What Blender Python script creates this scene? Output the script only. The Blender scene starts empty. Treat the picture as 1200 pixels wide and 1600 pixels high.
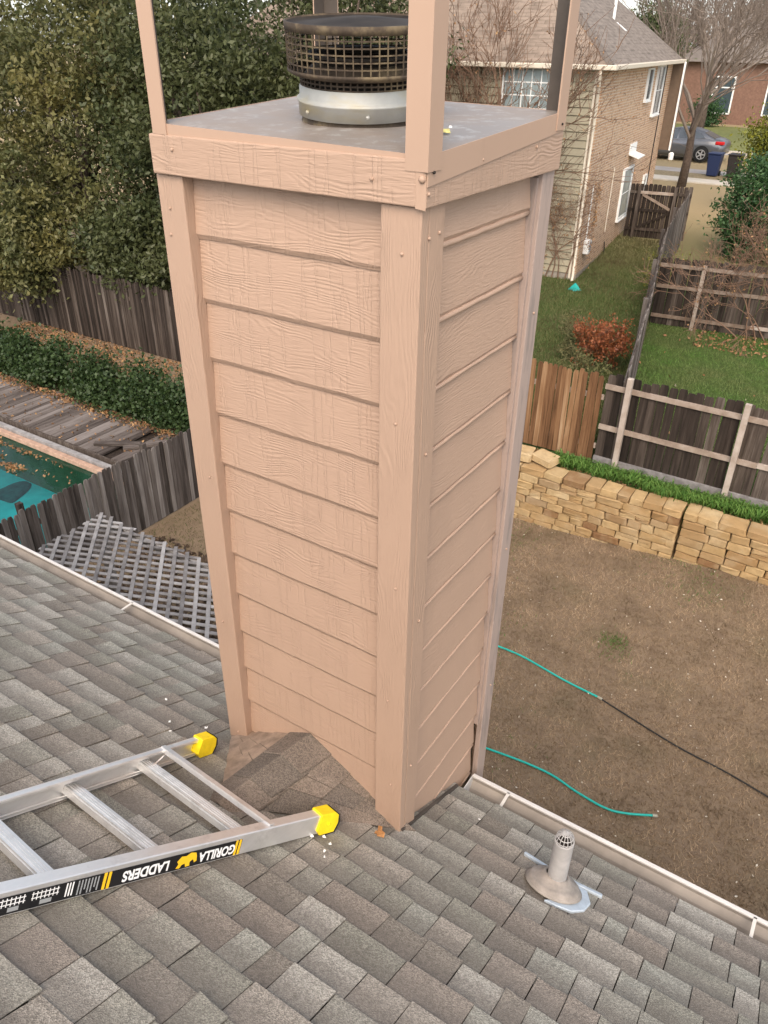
import bpy, bmesh, math, random
import numpy as np
from mathutils import Matrix, Vector

R = math.radians
rnd = random.Random(7)
rng = np.random.default_rng(7)
scene = bpy.context.scene
COL = scene.collection

# ------------------------------------------------------------------ camera
cam_d = bpy.data.cameras.new('camera'); cam = bpy.data.objects.new('camera', cam_d); COL.objects.link(cam)
cam_d.sensor_fit = 'VERTICAL'; cam_d.sensor_height = 36.0; cam_d.lens = 27.0
cam_d.clip_start = 0.05; cam_d.clip_end = 1500
CAM = Vector((0.8822, -1.5763, 7.3))
def cam_axes(yaw, pitch, roll):
    cy, sy, cp, sp = math.cos(yaw), math.sin(yaw), math.cos(pitch), math.sin(pitch)
    f = Vector((-sy*cp, cy*cp, -sp)); r = Vector((cy, sy, 0)); d = f.cross(r)
    c, s = math.cos(roll), math.sin(roll)
    return c*r + s*d, -s*r + c*d, f
cr, cdn, cf = cam_axes(0.5678, 0.5528, -0.0145)
cam.matrix_world = Matrix(((cr.x, -cdn.x, -cf.x, CAM.x), (cr.y, -cdn.y, -cf.y, CAM.y), (cr.z, -cdn.z, -cf.z, CAM.z), (0, 0, 0, 1)))
scene.camera = cam
def project(p):
    q = Vector(p) - CAM
    z = q.dot(cf)
    if z < .05: return None
    return 600 + 1200*q.dot(cr)/z, 800 + 1200*q.dot(cdn)/z, z

# ------------------------------------------------------------------ light
SUN_AZ, SUN_EL = R(157), R(47)          # azimuth measured from +Y clockwise (towards +X)
w = bpy.data.worlds.new('World'); scene.world = w; w.use_nodes = True
wn = w.node_tree; sky = wn.nodes.new('ShaderNodeTexSky'); sky.sky_type = 'NISHITA'; sky.sun_disc = False
sky.sun_elevation = SUN_EL; sky.sun_rotation = SUN_AZ; sky.air_density = 1.0; sky.dust_density = 2.0; sky.ozone_density = 1.0
bw = wn.nodes.new('ShaderNodeRGBToBW'); wn.links.new(sky.outputs[0], bw.inputs[0]); hs = wn.nodes.new('ShaderNodeMix'); hs.data_type = 'RGBA'; hs.inputs[0].default_value = .66; wn.links.new(sky.outputs[0], hs.inputs[6]); wn.links.new(bw.outputs[0], hs.inputs[7]); wn.links.new(hs.outputs[2], wn.nodes['Background'].inputs[0]); wn.nodes['Background'].inputs[1].default_value = 0.15
sd = bpy.data.lights.new('sun', 'SUN'); so = bpy.data.objects.new('sun', sd); COL.objects.link(so)
sd.energy = 0.68; sd.angle = R(40); sd.color = (1.0, 0.72, 0.46)
sdir = Vector((math.sin(SUN_AZ)*math.cos(SUN_EL), math.cos(SUN_AZ)*math.cos(SUN_EL), math.sin(SUN_EL)))
so.rotation_euler = (-sdir).to_track_quat('-Z', 'Y').to_euler()
vs = scene.view_settings; vs.view_transform = 'Standard'; vs.look = 'None'; vs.exposure = 1.56; vs.gamma = 1; vs.use_curve_mapping = False
scene.cycles.max_bounces = 6; scene.cycles.transparent_max_bounces = 16

# ------------------------------------------------------------------ object helpers
def tag(o, label=None, cat=None, group=None, kind=None):
    if label: o['label'] = label
    if cat: o['category'] = cat
    if group: o['group'] = group
    if kind: o['kind'] = kind
    return o
WM = {}
def par(child, parent, local=False):
    if parent is None: return child
    child.parent = parent
    if not local: child.matrix_parent_inverse = WM[parent.name].inverted()
    return child
def empty(name, loc, label, cat, group=None, rz=0.0):
    o = bpy.data.objects.new(name, None); COL.objects.link(o); o.location = loc; o.rotation_euler = (0, 0, rz); o.empty_display_size = .1
    WM[o.name] = Matrix.Translation(Vector(loc)) @ Matrix.Rotation(rz, 4, 'Z')
    return tag(o, label, cat, group)
def to_mesh(name, verts, faces, mat=None, smooth=False, uvs=None):
    me = bpy.data.meshes.new(name); me.from_pydata([tuple(v) for v in verts], [], faces)
    if uvs is not None:
        ul = me.uv_layers.new(name='UVMap'); k = 0
        for pgn in me.polygons:
            for li in pgn.loop_indices: ul.data[li].uv = uvs[k]; k += 1
    if mat: me.materials.append(mat)
    if smooth: me.polygons.foreach_set('use_smooth', [True]*len(me.polygons))
    me.update(); return me
def place(name, me, parent=None, loc=(0, 0, 0), rot=(0, 0, 0), scale=(1, 1, 1), local=False):
    o = bpy.data.objects.new(name, me); COL.objects.link(o); o.location = loc; o.rotation_euler = rot; o.scale = scale
    par(o, parent, local)
    m = Matrix.LocRotScale(Vector(loc), o.rotation_euler, Vector(scale))
    WM[o.name] = (WM[parent.name] @ m) if (parent is not None and local) else m
    return o
def obj(name, geo, mat, parent=None, smooth=False, local=False, bevel=0, seg=1, center=True):
    verts, faces = geo[0], geo[1]; uvs = geo[2] if len(geo) > 2 else None
    verts = [Vector(v) for v in verts]
    c = Vector((0, 0, 0))
    if center and verts:
        lo = Vector([min(v[i] for v in verts) for i in range(3)]); hi = Vector([max(v[i] for v in verts) for i in range(3)]); c = (lo+hi)/2
        verts = [v-c for v in verts]
    o = place(name, to_mesh(name, verts, faces, mat, smooth, uvs), parent, c, local=local)
    if bevel:
        b = o.modifiers.new('bevel', 'BEVEL'); b.width = bevel; b.segments = seg; b.limit_method = 'ANGLE'
    return o
def bx(x0, x1, y0, y1, z0, z1):
    v = [(x0,y0,z0),(x1,y0,z0),(x1,y1,z0),(x0,y1,z0),(x0,y0,z1),(x1,y0,z1),(x1,y1,z1),(x0,y1,z1)]
    return v, [(0,3,2,1),(4,5,6,7),(0,1,5,4),(1,2,6,5),(2,3,7,6),(3,0,4,7)]
def join(*gs):
    V, F = [], []
    for g in gs:
        n = len(V); V += [tuple(v) for v in g[0]]; F += [tuple(i+n for i in f) for f in g[1]]
    return V, F
def xf(g, m): return [m @ Vector(v) for v in g[0]], g[1]
def tube(pts, rad, n=6, cap=True):
    pts = [Vector(p) for p in pts]; V, F = [], []
    if not hasattr(rad, '__len__'): rad = [rad]*len(pts)
    up = None
    for i, p in enumerate(pts):
        t = (pts[min(i+1, len(pts)-1)] - pts[max(i-1, 0)]).normalized()
        if up is None: up = t.orthogonal().normalized()
        up = (up - t*up.dot(t))
        up = up.normalized() if up.length > 1e-6 else t.orthogonal().normalized()
        b = t.cross(up)
        for k in range(n):
            a = 2*math.pi*k/n; V.append(p + (up*math.cos(a) + b*math.sin(a))*rad[i])
    for i in range(len(pts)-1):
        for k in range(n):
            F.append((i*n+k, i*n+(k+1) % n, (i+1)*n+(k+1) % n, (i+1)*n+k))
    if cap: F.append(tuple(range(n-1, -1, -1))); F.append(tuple(range((len(pts)-1)*n, len(pts)*n)))
    return V, F
def lathe(prof, n=24, c=(0, 0, 0), closed_top=False):
    V, F = [], []
    for r, z in prof:
        for k in range(n):
            a = 2*math.pi*k/n; V.append((c[0]+r*math.cos(a), c[1]+r*math.sin(a), c[2]+z))
    for i in range(len(prof)-1):
        for k in range(n):
            F.append((i*n+k, i*n+(k+1) % n, (i+1)*n+(k+1) % n, (i+1)*n+k))
    if closed_top: F.append(tuple(range((len(prof)-1)*n, len(prof)*n)))
    return V, F
def bar(a, b, wv, hv):
    """box along a->b, with half-extent vectors wv and hv"""
    a, b, wv, hv = Vector(a), Vector(b), Vector(wv), Vector(hv)
    v = [a-wv-hv, a+wv-hv, a+wv+hv, a-wv+hv, b-wv-hv, b+wv-hv, b+wv+hv, b-wv+hv]
    return v, [(0,3,2,1),(4,5,6,7),(0,1,5,4),(1,2,6,5),(2,3,7,6),(3,0,4,7)]
def np_mesh(name, V, quads=None, tris=None, mat=None):
    me = bpy.data.meshes.new(name); V = np.asarray(V, np.float32)
    n = 4 if quads is not None else 3; Q = np.asarray(quads if quads is not None else tris, np.int32)
    me.vertices.add(len(V)); me.vertices.foreach_set('co', V.ravel())
    me.loops.add(Q.size); me.loops.foreach_set('vertex_index', Q.ravel())
    me.polygons.add(len(Q)); me.polygons.foreach_set('loop_start', np.arange(0, Q.size, n, dtype=np.int32))
    me.update(calc_edges=True)
    if mat: me.materials.append(mat)
    return me
def leaf_cards(name, C, lo, hi, aspect, mat, updir=None, upw=0.0):
    """C (n,3) leaf centres -> one mesh of small folded leaf faces"""
    n = len(C); d = rng.normal(size=(n, 3))
    if updir is not None: d = d + np.asarray(updir)*upw
    d /= np.linalg.norm(d, axis=1)[:, None]
    e = rng.normal(size=(n, 3)); e = np.cross(d, e); e /= np.linalg.norm(e, axis=1)[:, None]
    f = np.cross(d, e); L = rng.uniform(lo, hi, n)[:, None]; Wd = L*aspect
    V = np.empty((n, 4, 3)); V[:, 0] = C - d*L*.5; V[:, 1] = C + e*Wd*.5 + f*Wd*.15; V[:, 2] = C + d*L*.5; V[:, 3] = C - e*Wd*.5 + f*Wd*.15
    return np_mesh(name, V.reshape(-1, 3), quads=np.arange(n*4).reshape(n, 4), mat=mat)
def blades(name, P, h0, h1, wd, mat, lean=.5):
    n = len(P); a = rng.uniform(0, 2*math.pi, n); h = rng.uniform(h0, h1, n)
    s = np.stack([np.cos(a), np.sin(a), np.zeros(n)], 1)*wd*.5
    b = rng.uniform(0, 2*math.pi, n); l = rng.uniform(0, lean, n)*h
    tip = P + np.stack([np.cos(b)*l, np.sin(b)*l, h], 1)
    V = np.stack([P-s, P+s, tip], 1)
    return np_mesh(name, V.reshape(-1, 3), tris=np.arange(n*3).reshape(n, 3), mat=mat)

# ------------------------------------------------------------------ materials
class NT:
    def __init__(s, name):
        s.m = bpy.data.materials.new(name); s.m.use_nodes = True; s.t = s.m.node_tree; s.b = s.t.nodes['Principled BSDF']; s.out = s.t.nodes['Material Output']
    def n(s, typ, **kw):
        nd = s.t.nodes.new('ShaderNode'+typ)
        for k, v in kw.items(): setattr(nd, k, v)
        return nd
    def l(s, a, b): s.t.links.new(a, b)
    def math(s, op, a, b=None, c=None):
        nd = s.n('Math', operation=op)
        for i, v in enumerate((a, b, c)):
            if v is None: continue
            if isinstance(v, (int, float)): nd.inputs[i].default_value = v
            else: s.l(v, nd.inputs[i])
        return nd.outputs[0]
    def noise(s, vec, scale, detail=3, rough=.55, dist=0, dim='3D'):
        nd = s.n('TexNoise', noise_dimensions=dim); nd.inputs['Scale'].default_value = scale; nd.inputs['Detail'].default_value = detail
        nd.inputs['Roughness'].default_value = rough; nd.inputs['Distortion'].default_value = dist
        if vec is not None: s.l(vec, nd.inputs['Vector'])
        return nd.outputs['Fac']
    def ramp(s, fac, stops):
        nd = s.n('ValToRGB'); cr_ = nd.color_ramp
        while len(cr_.elements) < len(stops): cr_.elements.new(.5)
        for e, (p, c) in zip(cr_.elements, stops): e.position = p; e.color = (*c, 1) if len(c) == 3 else c
        s.l(fac, nd.inputs[0]); return nd.outputs[0]
    def mix(s, f, a, b, mode='MIX'):
        nd = s.n('Mix', data_type='RGBA', blend_type=mode)
        for i, v in ((0, f), (6, a), (7, b)):
            if isinstance(v, (int, float)): nd.inputs[i].default_value = v
            elif isinstance(v, tuple): nd.inputs[i].default_value = (*v, 1)
            else: s.l(v, nd.inputs[i])
        return nd.outputs[2]
    def pos(s): return s.n('NewGeometry').outputs['Position']
    def obco(s): return s.n('TexCoord').outputs['Object']
    def sep(s, v):
        nd = s.n('SeparateXYZ'); s.l(v, nd.inputs[0]); return nd.outputs
    def comb(s, x, y, z):
        nd = s.n('CombineXYZ')
        for i, v in enumerate((x, y, z)):
            if isinstance(v, (int, float)): nd.inputs[i].default_value = v
            else: s.l(v, nd.inputs[i])
        return nd.outputs[0]
    def scale(s, v, sc):
        nd = s.n('Mapping'); nd.inputs['Scale'].default_value = sc; s.l(v, nd.inputs[0]); return nd.outputs[0]
    def bump(s, h, strength, dist):
        nd = s.n('Bump'); nd.inputs['Strength'].default_value = strength; nd.inputs['Distance'].default_value = dist
        s.l(h, nd.inputs['Height']); s.l(nd.outputs[0], s.b.inputs['Normal'])
    def rand(s):
        a = s.n('ObjectInfo').outputs['Random']; b = s.n('NewGeometry').outputs['Random Per Island']
        return s.math('FRACT', s.math('ADD', a, b))
    def done(s, col=None, rough=.8, metal=0, spec=.3):
        if col is not None:
            if isinstance(col, tuple): s.b.inputs['Base Color'].default_value = (*col, 1)
            else: s.l(col, s.b.inputs['Base Color'])
        if isinstance(rough, (int, float)): s.b.inputs['Roughness'].default_value = rough
        else: s.l(rough, s.b.inputs['Roughness'])
        s.b.inputs['Metallic'].default_value = metal; s.b.inputs['Specular IOR Level'].default_value = spec
        return s.m

def paint_mat(name, vertical=False, base=(.415, .282, .202), smooth=False, streak=False):
    k = NT(name); p = k.sep(k.pos()); h = k.math('ADD', p[0], p[1]); z = p[2]; r = k.n('ObjectInfo').outputs['Random']
    if vertical: h, z = z, h
    r10 = k.math('MULTIPLY', r, 37.0)
    warp = k.noise(k.comb(k.math('MULTIPLY', h, 3.2), k.math('MULTIPLY', z, 11.0), r10), 1.0, 2, .5)
    ph = k.math('ADD', k.math('MULTIPLY', z, 560.0), k.math('MULTIPLY', warp, 75.0))
    g = k.math('SINE', ph)
    amp = k.noise(k.comb(k.math('MULTIPLY', h, 5.0), k.math('MULTIPLY', z, 16.0), r10), 1.0, 2, .5)
    amp = k.math('MULTIPLY', k.math('SUBTRACT', amp, .36), 3.0)
    amp.node.use_clamp = True
    g = k.math('MULTIPLY', g, amp)
    fine = k.noise(k.comb(k.math('MULTIPLY', h, 22.0), k.math('MULTIPLY', z, 260.0), r10), 1.0, 3, .6)
    saw = k.noise(k.comb(k.math('MULTIPLY', h, 46.0), k.math('MULTIPLY', z, 2.2), r10), 1.0, 1, .4)
    saw = k.ramp(saw, [(.0, (0,)*3), (.56, (0,)*3), (.59, (1,)*3), (.62, (0,)*3)])
    hh = k.math('ADD', k.math('MULTIPLY', g, .05 if smooth else .20 if streak else .36), k.math('MULTIPLY', fine, 1.0 if not smooth else .3))
    if not vertical and not streak: hh = k.math('SUBTRACT', hh, k.math('MULTIPLY', saw, .75))
    k.bump(hh, .8 if not smooth else .25, .0019)
    blot = k.noise(k.pos(), 3.0, 4, .6)
    dirt = k.noise(k.scale(k.pos(), (6, 6, 1.6)), 1.0, 5, .7)
    c = k.mix(blot, tuple(x*.93 for x in base), tuple(min(1, x*1.06) for x in base))
    c = k.mix(k.ramp(dirt, [(.58, (0,)*3), (.8, (.35,)*3)]), c, tuple(x*.72 for x in base))
    return k.done(c, .62, spec=.35)
M_SIDE = paint_mat('siding_paint'); M_SIDE2 = paint_mat('side_siding_paint', streak=True); M_TRIM = paint_mat('trim_paint', True); M_BAND = paint_mat('band_paint'); M_FLASH = paint_mat('painted_metal', True, smooth=True)
def weathered_trim():
    k = NT('peeling_trim_paint'); p = k.pos()
    n1 = k.noise(k.scale(p, (30, 30, 4)), 1.0, 5, .65)
    fac = k.ramp(n1, [(.50, (0,)*3), (.60, (1,)*3)])
    c = k.mix(fac, (.37, .285, .24), (.28, .225, .195)); k.bump(n1, .4, .002)
    return k.done(c, .75)
M_TRIMW = weathered_trim()

def shingle_mat():
    k = NT('asphalt_shingle'); r = k.rand(); uv = k.sep(k.n('TexCoord').outputs['UV']); p = k.pos()
    c = k.ramp(r, [(0, (.225, .198, .162)), (.15, (.285, .268, .222)), (.30, (.315, .280, .232)), (.45, (.245, .232, .188)), (.60, (.362, .336, .285)), (.75, (.258, .220, .180)), (.88, (.305, .294, .246)), (1, (.2, .18, .15))])
    c.node.color_ramp.interpolation = 'CONSTANT'
    gran = k.n('TexVoronoi'); gran.inputs['Scale'].default_value = 330; k.l(p, gran.inputs['Vector'])
    gc = k.sep(gran.outputs['Color'])
    c = k.mix(.55, c, k.ramp(gc[0], [(0, (.14,)*3), (.5, (.5,)*3), (1, (.95,)*3)]), 'OVERLAY')
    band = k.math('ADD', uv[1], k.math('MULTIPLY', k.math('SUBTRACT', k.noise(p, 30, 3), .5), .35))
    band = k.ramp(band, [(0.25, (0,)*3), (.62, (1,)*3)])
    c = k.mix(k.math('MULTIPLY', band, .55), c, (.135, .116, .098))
    st = k.noise(p, 2.2, 5, .65)
    c = k.mix(k.ramp(st, [(.42, (0,)*3), (.75, (.30,)*3)]), c, (.30, .27, .235))
    st2 = k.noise(p, 60, 4, .7)
    c = k.mix(k.ramp(st2, [(.55, (0,)*3), (.75, (.45,)*3)]), c, (.10, .088, .075))
    k.bump(k.math('ADD', gran.outputs['Distance'], k.math('MULTIPLY', k.noise(p, 45, 2), .8)), .55, .003)
    return k.done(c, .92, spec=.15)
M_SHING = shingle_mat()
def dirty_shingle():
    k = NT('worn_shingle'); p = k.pos(); gran = k.n('TexVoronoi'); gran.inputs['Scale'].default_value = 330; k.l(p, gran.inputs['Vector'])
    st = k.noise(p, 7, 5, .7); r = k.rand()
    c = k.mix(st, (.09, .075, .062), (.27, .215, .17)); c = k.mix(k.ramp(r, [(.2, (0,)*3), (.9, (.75,)*3)]), c, (.105, .092, .078))
    c = k.mix(.5, c, k.ramp(k.sep(gran.outputs['Color'])[0], [(0, (.15,)*3), (1, (.92,)*3)]), 'OVERLAY')
    k.bump(gran.outputs['Distance'], .5, .003); return k.done(c, .93, spec=.12)
M_SHINGD = dirty_shingle()

def wood_mat(name, stops, streak=(9, 9, .8), rough=.9, vary=.5, bump=.4):
    k = NT(name); r = k.rand(); o = k.obco()
    off = k.n('VectorMath', operation='ADD'); k.l(k.scale(o, streak), off.inputs[0]); k.l(k.comb(k.math('MULTIPLY', r, 50), k.math('MULTIPLY', r, 31), r), off.inputs[1])
    n1 = k.noise(off.outputs[0], 2.2, 5, .65)
    v = k.math('ADD', k.math('MULTIPLY', n1, 1.0), k.math('MULTIPLY', k.math('SUBTRACT', r, .5), vary)); c = k.ramp(v, stops)
    k.bump(n1, bump, .004); return k.done(c, rough, spec=.15)
M_FGREY = wood_mat('grey_fence_wood', [(.15, (.030, .024, .020)), (.42, (.090, .074, .064)), (.65, (.16, .138, .122)), (.9, (.28, .25, .225))])
M_FDARK = wood_mat('dark_fence_wood', [(.15, (.014, .011, .009)), (.42, (.040, .030, .024)), (.66, (.080, .062, .050)), (.95, (.19, .160, .135))])
M_FORANGE = wood_mat('cedar_fence_wood', [(.15, (.060, .030, .014)), (.38, (.16, .082, .040)), (.60, (.25, .140, .070)), (.9, (.40, .27, .16))])
M_FRAIL = wood_mat('weathered_rail', [(.2, (.16, .115, .085)), (.5, (.30, .235, .185)), (.85, (.45, .385, .33))], streak=(2, 2, 2))
M_LATT = wood_mat('lattice_wood', [(.2, (.13, .12, .115)), (.5, (.25, .235, .225)), (.85, (.40, .385, .37))], streak=(3, 3, 3))
M_DECK = wood_mat('deck_plank_wood', [(.2, (.060, .048, .041)), (.5, (.135, .112, .098)), (.85, (.24, .21, .19))], streak=(9, .8, 9))

def stone_mat():
    k = NT('sandstone'); r = k.rand(); p = k.pos()
    c = k.ramp(r, [(0, (.38, .250, .115)), (.2, (.50, .350, .175)), (.38, (.30, .175, .075)), (.55, (.54, .400, .22)), (.72, (.42, .270, .125)), (.86, (.20, .100, .048)), (.93, (.46, .33, .17)), (1, (.32, .22, .13))])
    c = k.mix(k.ramp(k.noise(p, 9, 5, .65), [(.35, (0,)*3), (.75, (.75,)*3)]), c, (.30, .205, .10))
    c = k.mix(k.ramp(k.noise(p, 2.5, 4, .6), [(.50, (0,)*3), (.8, (.5,)*3)]), c, (.56, .46, .30))
    k.bump(k.noise(p, 22, 5, .7), .6, .02); return k.done(c, .9, spec=.15)
M_STONE = stone_mat()
def plain(name, col, rough=.7, metal=0, spec=.3, var=.0, scale=8, bump=0, bd=.003):
    k = NT(name)
    if var or bump:
        n1 = k.noise(k.pos(), scale, 5, .65)
        c = k.mix(k.ramp(n1, [(.3, (0,)*3), (.7, (1,)*3)]), tuple(x*(1-var) for x in col), tuple(min(1, x*(1+var)) for x in col))
        if bump: k.bump(n1, bump, bd)
        return k.done(c, rough, metal, spec)
    return k.done(col, rough, metal, spec)
M_DIRTLIT = plain('lit_dirt_shingle', (.27, .20, .148), .95, var=.35, scale=14, bump=.5, bd=.004)
M_CORE = plain('mortar_dark', (.10, .075, .05), .95, var=.4, scale=20)
M_GALV = None
def galv():
    k = NT('galvanised_steel'); p = k.pos(); n1 = k.noise(p, 14, 5, .65); n2 = k.noise(k.scale(p, (3, 3, 9)), 1.5, 4, .6)
    c = k.mix(n1, (.27, .27, .255), (.50, .50, .465)); c = k.mix(k.ramp(n2, [(.45, (0,)*3), (.68, (.8,)*3)]), c, (.40, .34, .19))
    k.bump(n1, .1, .002); return k.done(c, k.math('ADD', k.math('MULTIPLY', n1, .3), .45), .35)
M_GALV = galv()
def rusty():
    k = NT('sooty_rusted_steel'); p = k.pos(); n1 = k.noise(p, 9, 5, .7)
    c = k.ramp(n1, [(.3, (.030, .023, .017)), (.50, (.075, .055, .038)), (.62, (.17, .13, .078)), (.8, (.27, .22, .14))]); return k.done(c, .75, .25)
M_RUST = rusty()
M_SOOT = plain('soot_black', (.030, .024, .019), .8, .2, var=.5, scale=12)
def capmetal():
    k = NT('weathered_cap_metal'); p = k.pos(); n1 = k.noise(p, 5, 6, .7, 1.2); n2 = k.noise(p, 22, 4, .7)
    c = k.mix(n1, (.20, .168, .142), (.37, .335, .305)); c = k.mix(k.ramp(n2, [(.52, (0,)*3), (.70, (.8,)*3)]), c, (.47, .455, .43))
    c = k.mix(k.ramp(k.noise(p, 3, 4), [(.45, (0,)*3), (.65, (.75,)*3)]), c, (.30, .225, .165))
    k.bump(n2, .15, .003); return k.done(c, k.math('ADD', k.math('MULTIPLY', n1, .35), .35), .35)
M_CAP = capmetal()
def alum():
    k = NT('ladder_aluminium'); p = k.pos(); n1 = k.noise(k.scale(p, (40, 6, 40)), 1.0, 5, .7); n2 = k.noise(p, 9, 4, .7)
    c = k.mix(n1, (.66, .65, .63), (.86, .85, .83)); c = k.mix(k.ramp(n2, [(.55, (0,)*3), (.75, (.5,)*3)]), c, (.38, .36, .34))
    return k.done(c, k.math('ADD', k.math('MULTIPLY', n1, .25), .28), .75)
M_ALU = alum()
M_YEL = plain('yellow_plastic', (.90, .66, .015), .4, var=.12, scale=25)
M_RUB = plain('black_rubber', (.02, .02, .02), .8, var=.3)
M_STK = plain('black_sticker', (.012, .012, .013), .45)
M_WPRINT = plain('white_print', (.82, .82, .80), .5)
M_GPRINT = plain('grey_print', (.30, .31, .31), .5)
M_YPRINT = plain('yellow_print', (.86, .52, .02), .5)
M_GUT = plain('tan_gutter_metal', (.28, .248, .215), .55, var=.22, scale=5)
M_GUTL = plain('white_gutter_lip', (.57, .545, .51), .45, var=.06, scale=9)
M_INNER = plain('dark_metal_and_shade', (.085, .070, .058), .7, .2, var=.25, scale=6); M_GUTS = plain('gutter_strap', (.60, .56, .50), .5); M_FLSH = plain('cream_fascia', (.62, .55, .44), .6, var=.06)
M_PIPE = plain('grey_pipe_paint', (.40, .385, .37), .6, var=.18, scale=14, bump=.1)
M_BOOT = plain('rubber_boot', (.29, .255, .22), .8, var=.3, scale=16, bump=.2)
M_SEAL = plain('pale_blue_sealant', (.44, .50, .55), .7, var=.14, scale=30, bump=.3, bd=.004)
M_LEAFD = plain('dry_leaf', (.36, .17, .06), .8, var=.35, scale=60)
M_CHIP = plain('paint_chip', (.80, .78, .74), .7, var=.06)
M_HOSE = plain('green_hose', (.02, .40, .33), .45)
M_CABLE = plain('black_cable', (.02, .018, .016), .6)
M_WHITE = plain('white_window_paint', (.80, .80, .77), .5)
M_CREAM = plain('cream_siding', (.33, .29, .205), .7, var=.08, scale=2)
M_GLASS = plain('window_glass', (.055, .075, .085), .08, spec=.8)
M_GLASSB = plain('blind_behind_glass', (.26, .31, .31), .25, spec=.7, var=.2, scale=3)
def twig_mat(name, a, b):
    k = NT(name); return k.done(k.mix(k.noise(k.pos(), 1.5, 3), a, b), .9, spec=.1)
M_TWIG = twig_mat('bare_branch_bark', (.15, .115, .09), (.32, .265, .22))
M_TWIGR = twig_mat('reddish_twigs', (.14, .080, .052), (.27, .175, .12))
M_TWIGY = twig_mat('straw_stems', (.20, .17, .07), (.33, .29, .15))
M_BARK = plain('tree_bark', (.085, .062, .047), .95, var=.4, scale=12, bump=.8, bd=.02)
def leaf_mat(name, a, b, c=None, trans=.25, nscale=.6, rough=.5):
    k = NT(name); r = k.n('NewGeometry').outputs['Random Per Island']; n1 = k.noise(k.pos(), nscale, 3)
    col = k.mix(r, a, b)
    if c: col = k.mix(k.ramp(n1, [(.40, (0,)*3), (.66, (1,)*3)]), col, c)
    k.done(col, rough, spec=.35)
    tr = k.n('BsdfTranslucent'); k.l(col, tr.inputs[0]); mx = k.n('MixShader'); mx.inputs[0].default_value = trans
    k.l(k.b.outputs[0], mx.inputs[1]); k.l(tr.outputs[0], mx.inputs[2]); k.l(mx.outputs[0], k.out.inputs[0]); return k.m
M_OAK = leaf_mat('oak_leaves', (.050, .060, .018), (.175, .175, .070), (.175, .150, .046))
M_OAKD = leaf_mat('oak_leaves_dark', (.036, .050, .017), (.108, .122, .048), (.082, .088, .032))
M_IVY = leaf_mat('ivy_leaves', (.022, .044, .013), (.062, .098, .030), None)
M_SHRUB = leaf_mat('shrub_leaves', (.022, .060, .020), (.070, .140, .045), None)
M_YGREEN = leaf_mat('yellow_green_leaves', (.10, .12, .012), (.24, .24, .03), None)
M_RED = leaf_mat('red_leaves', (.20, .055, .022), (.36, .13, .05), None)
M_PINE = leaf_mat('far_green_leaves', (.05, .07, .025), (.12, .14, .055), None)
M_LITTER = leaf_mat('leaf_litter', (.24, .115, .045), (.46, .28, .13), (.20, .11, .06), trans=.1, nscale=3, rough=.85)
M_SPECK = leaf_mat('pale_litter', (.42, .34, .24), (.74, .68, .56), None, trans=.05, rough=.85)
M_DRY = leaf_mat('dormant_grass', (.26, .18, .11), (.47, .345, .215), (.17, .118, .068), trans=.15, nscale=1.7, rough=.8)
M_GRN = leaf_mat('green_grass', (.060, .150, .024), (.150, .255, .055), (.150, .180, .060), trans=.2, nscale=.8, rough=.7)
M_WEED = leaf_mat('weedy_grass', (.065, .090, .024), (.18, .180, .070), (.115, .100, .045), trans=.2, nscale=.7, rough=.75)
M_MONK = leaf_mat('strap_grass', (.05, .13, .018), (.14, .24, .05), None, trans=.2)

# ------------------------------------------------------------------ ground
ZO = 7.0682
def ss(a, b, x):
    t = min(max((x-a)/(b-a), 0), 1); return t*t*(3-2*t)
POOL = (-32.0, -9.4, 1.0, 6.50)
def T(x, y):
    if POOL[0] < x < POOL[1] and POOL[2] < y < POOL[3]: return -1.2
    if y < 9.80: return .24*ss(6.3, 9.5, y)*ss(-3.4, .8, x)
    h = 1.0 + min(max((y-18)/18, 0), 1)*1.0 + min(max((y-36)/8, 0), 1)*.25
    return h*max(ss(-13, -9.5, x), ss(20, 32, y))
def ground_mat():
    k = NT('ground_soil_and_grass'); P = k.pos(); p = k.sep(P)
    n1 = k.noise(P, .7, 5, .6); n2 = k.noise(P, 40, 5, .75); n3 = k.noise(P, 7, 4, .7)
    brown = k.mix(n2, (.13, .092, .062), (.32, .235, .15)); brown = k.mix(k.ramp(n3, [(.4, (0,)*3), (.7, (.6,)*3)]), brown, (.15, .105, .074))
    brown = k.mix(k.ramp(n1, [(.52, (0,)*3), (.70, (.45,)*3)]), brown, (.085, .085, .035))
    green = k.mix(n2, (.035, .060, .016), (.085, .120, .036)); green = k.mix(k.ramp(n3, [(.55, (0,)*3), (.8, (.6,)*3)]), green, (.15, .115, .07))
    tan = k.mix(n2, (.26, .20, .11), (.38, .30, .18))
    f1 = k.math('MULTIPLY', k.math('GREATER_THAN', p[1], 9.8), k.math('GREATER_THAN', p[0], -9.8)); f2 = k.ramp(k.math('DIVIDE', p[1], 60), [(.36, (0,)*3), (.52, (1,)*3)])
    c = k.mix(f1, brown, green); c = k.mix(f2, c, tan)
    k.bump(n2, .7, .02); return k.done(c, .95, spec=.1)
M_GROUND = ground_mat()
xs = sorted(set([-400, -200, -120, -80, -60, -45, POOL[0]-.01, POOL[0]+.01, POOL[1]-.01, POOL[1]+.01, 60, 100, 200, 400] + [round(v, 2) for v in np.arange(-30, 30.1, 1.5)] + [round(v, 2) for v in np.arange(-3.6, 3.1, .3)]))
ys = sorted(set([-60, -30, POOL[2]-.01, POOL[2]+.01, POOL[3]-.01, POOL[3]+.01, 9.795, 9.805, 90, 130, 200, 400, 700] + [round(v, 2) for v in np.arange(-10, 60.1, 1.5)] + [round(v, 2) for v in np.arange(6.3, 9.7, .2)]))
gv = [(x, y, T(x, y)) for y in ys for x in xs]; nx = len(xs)
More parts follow.
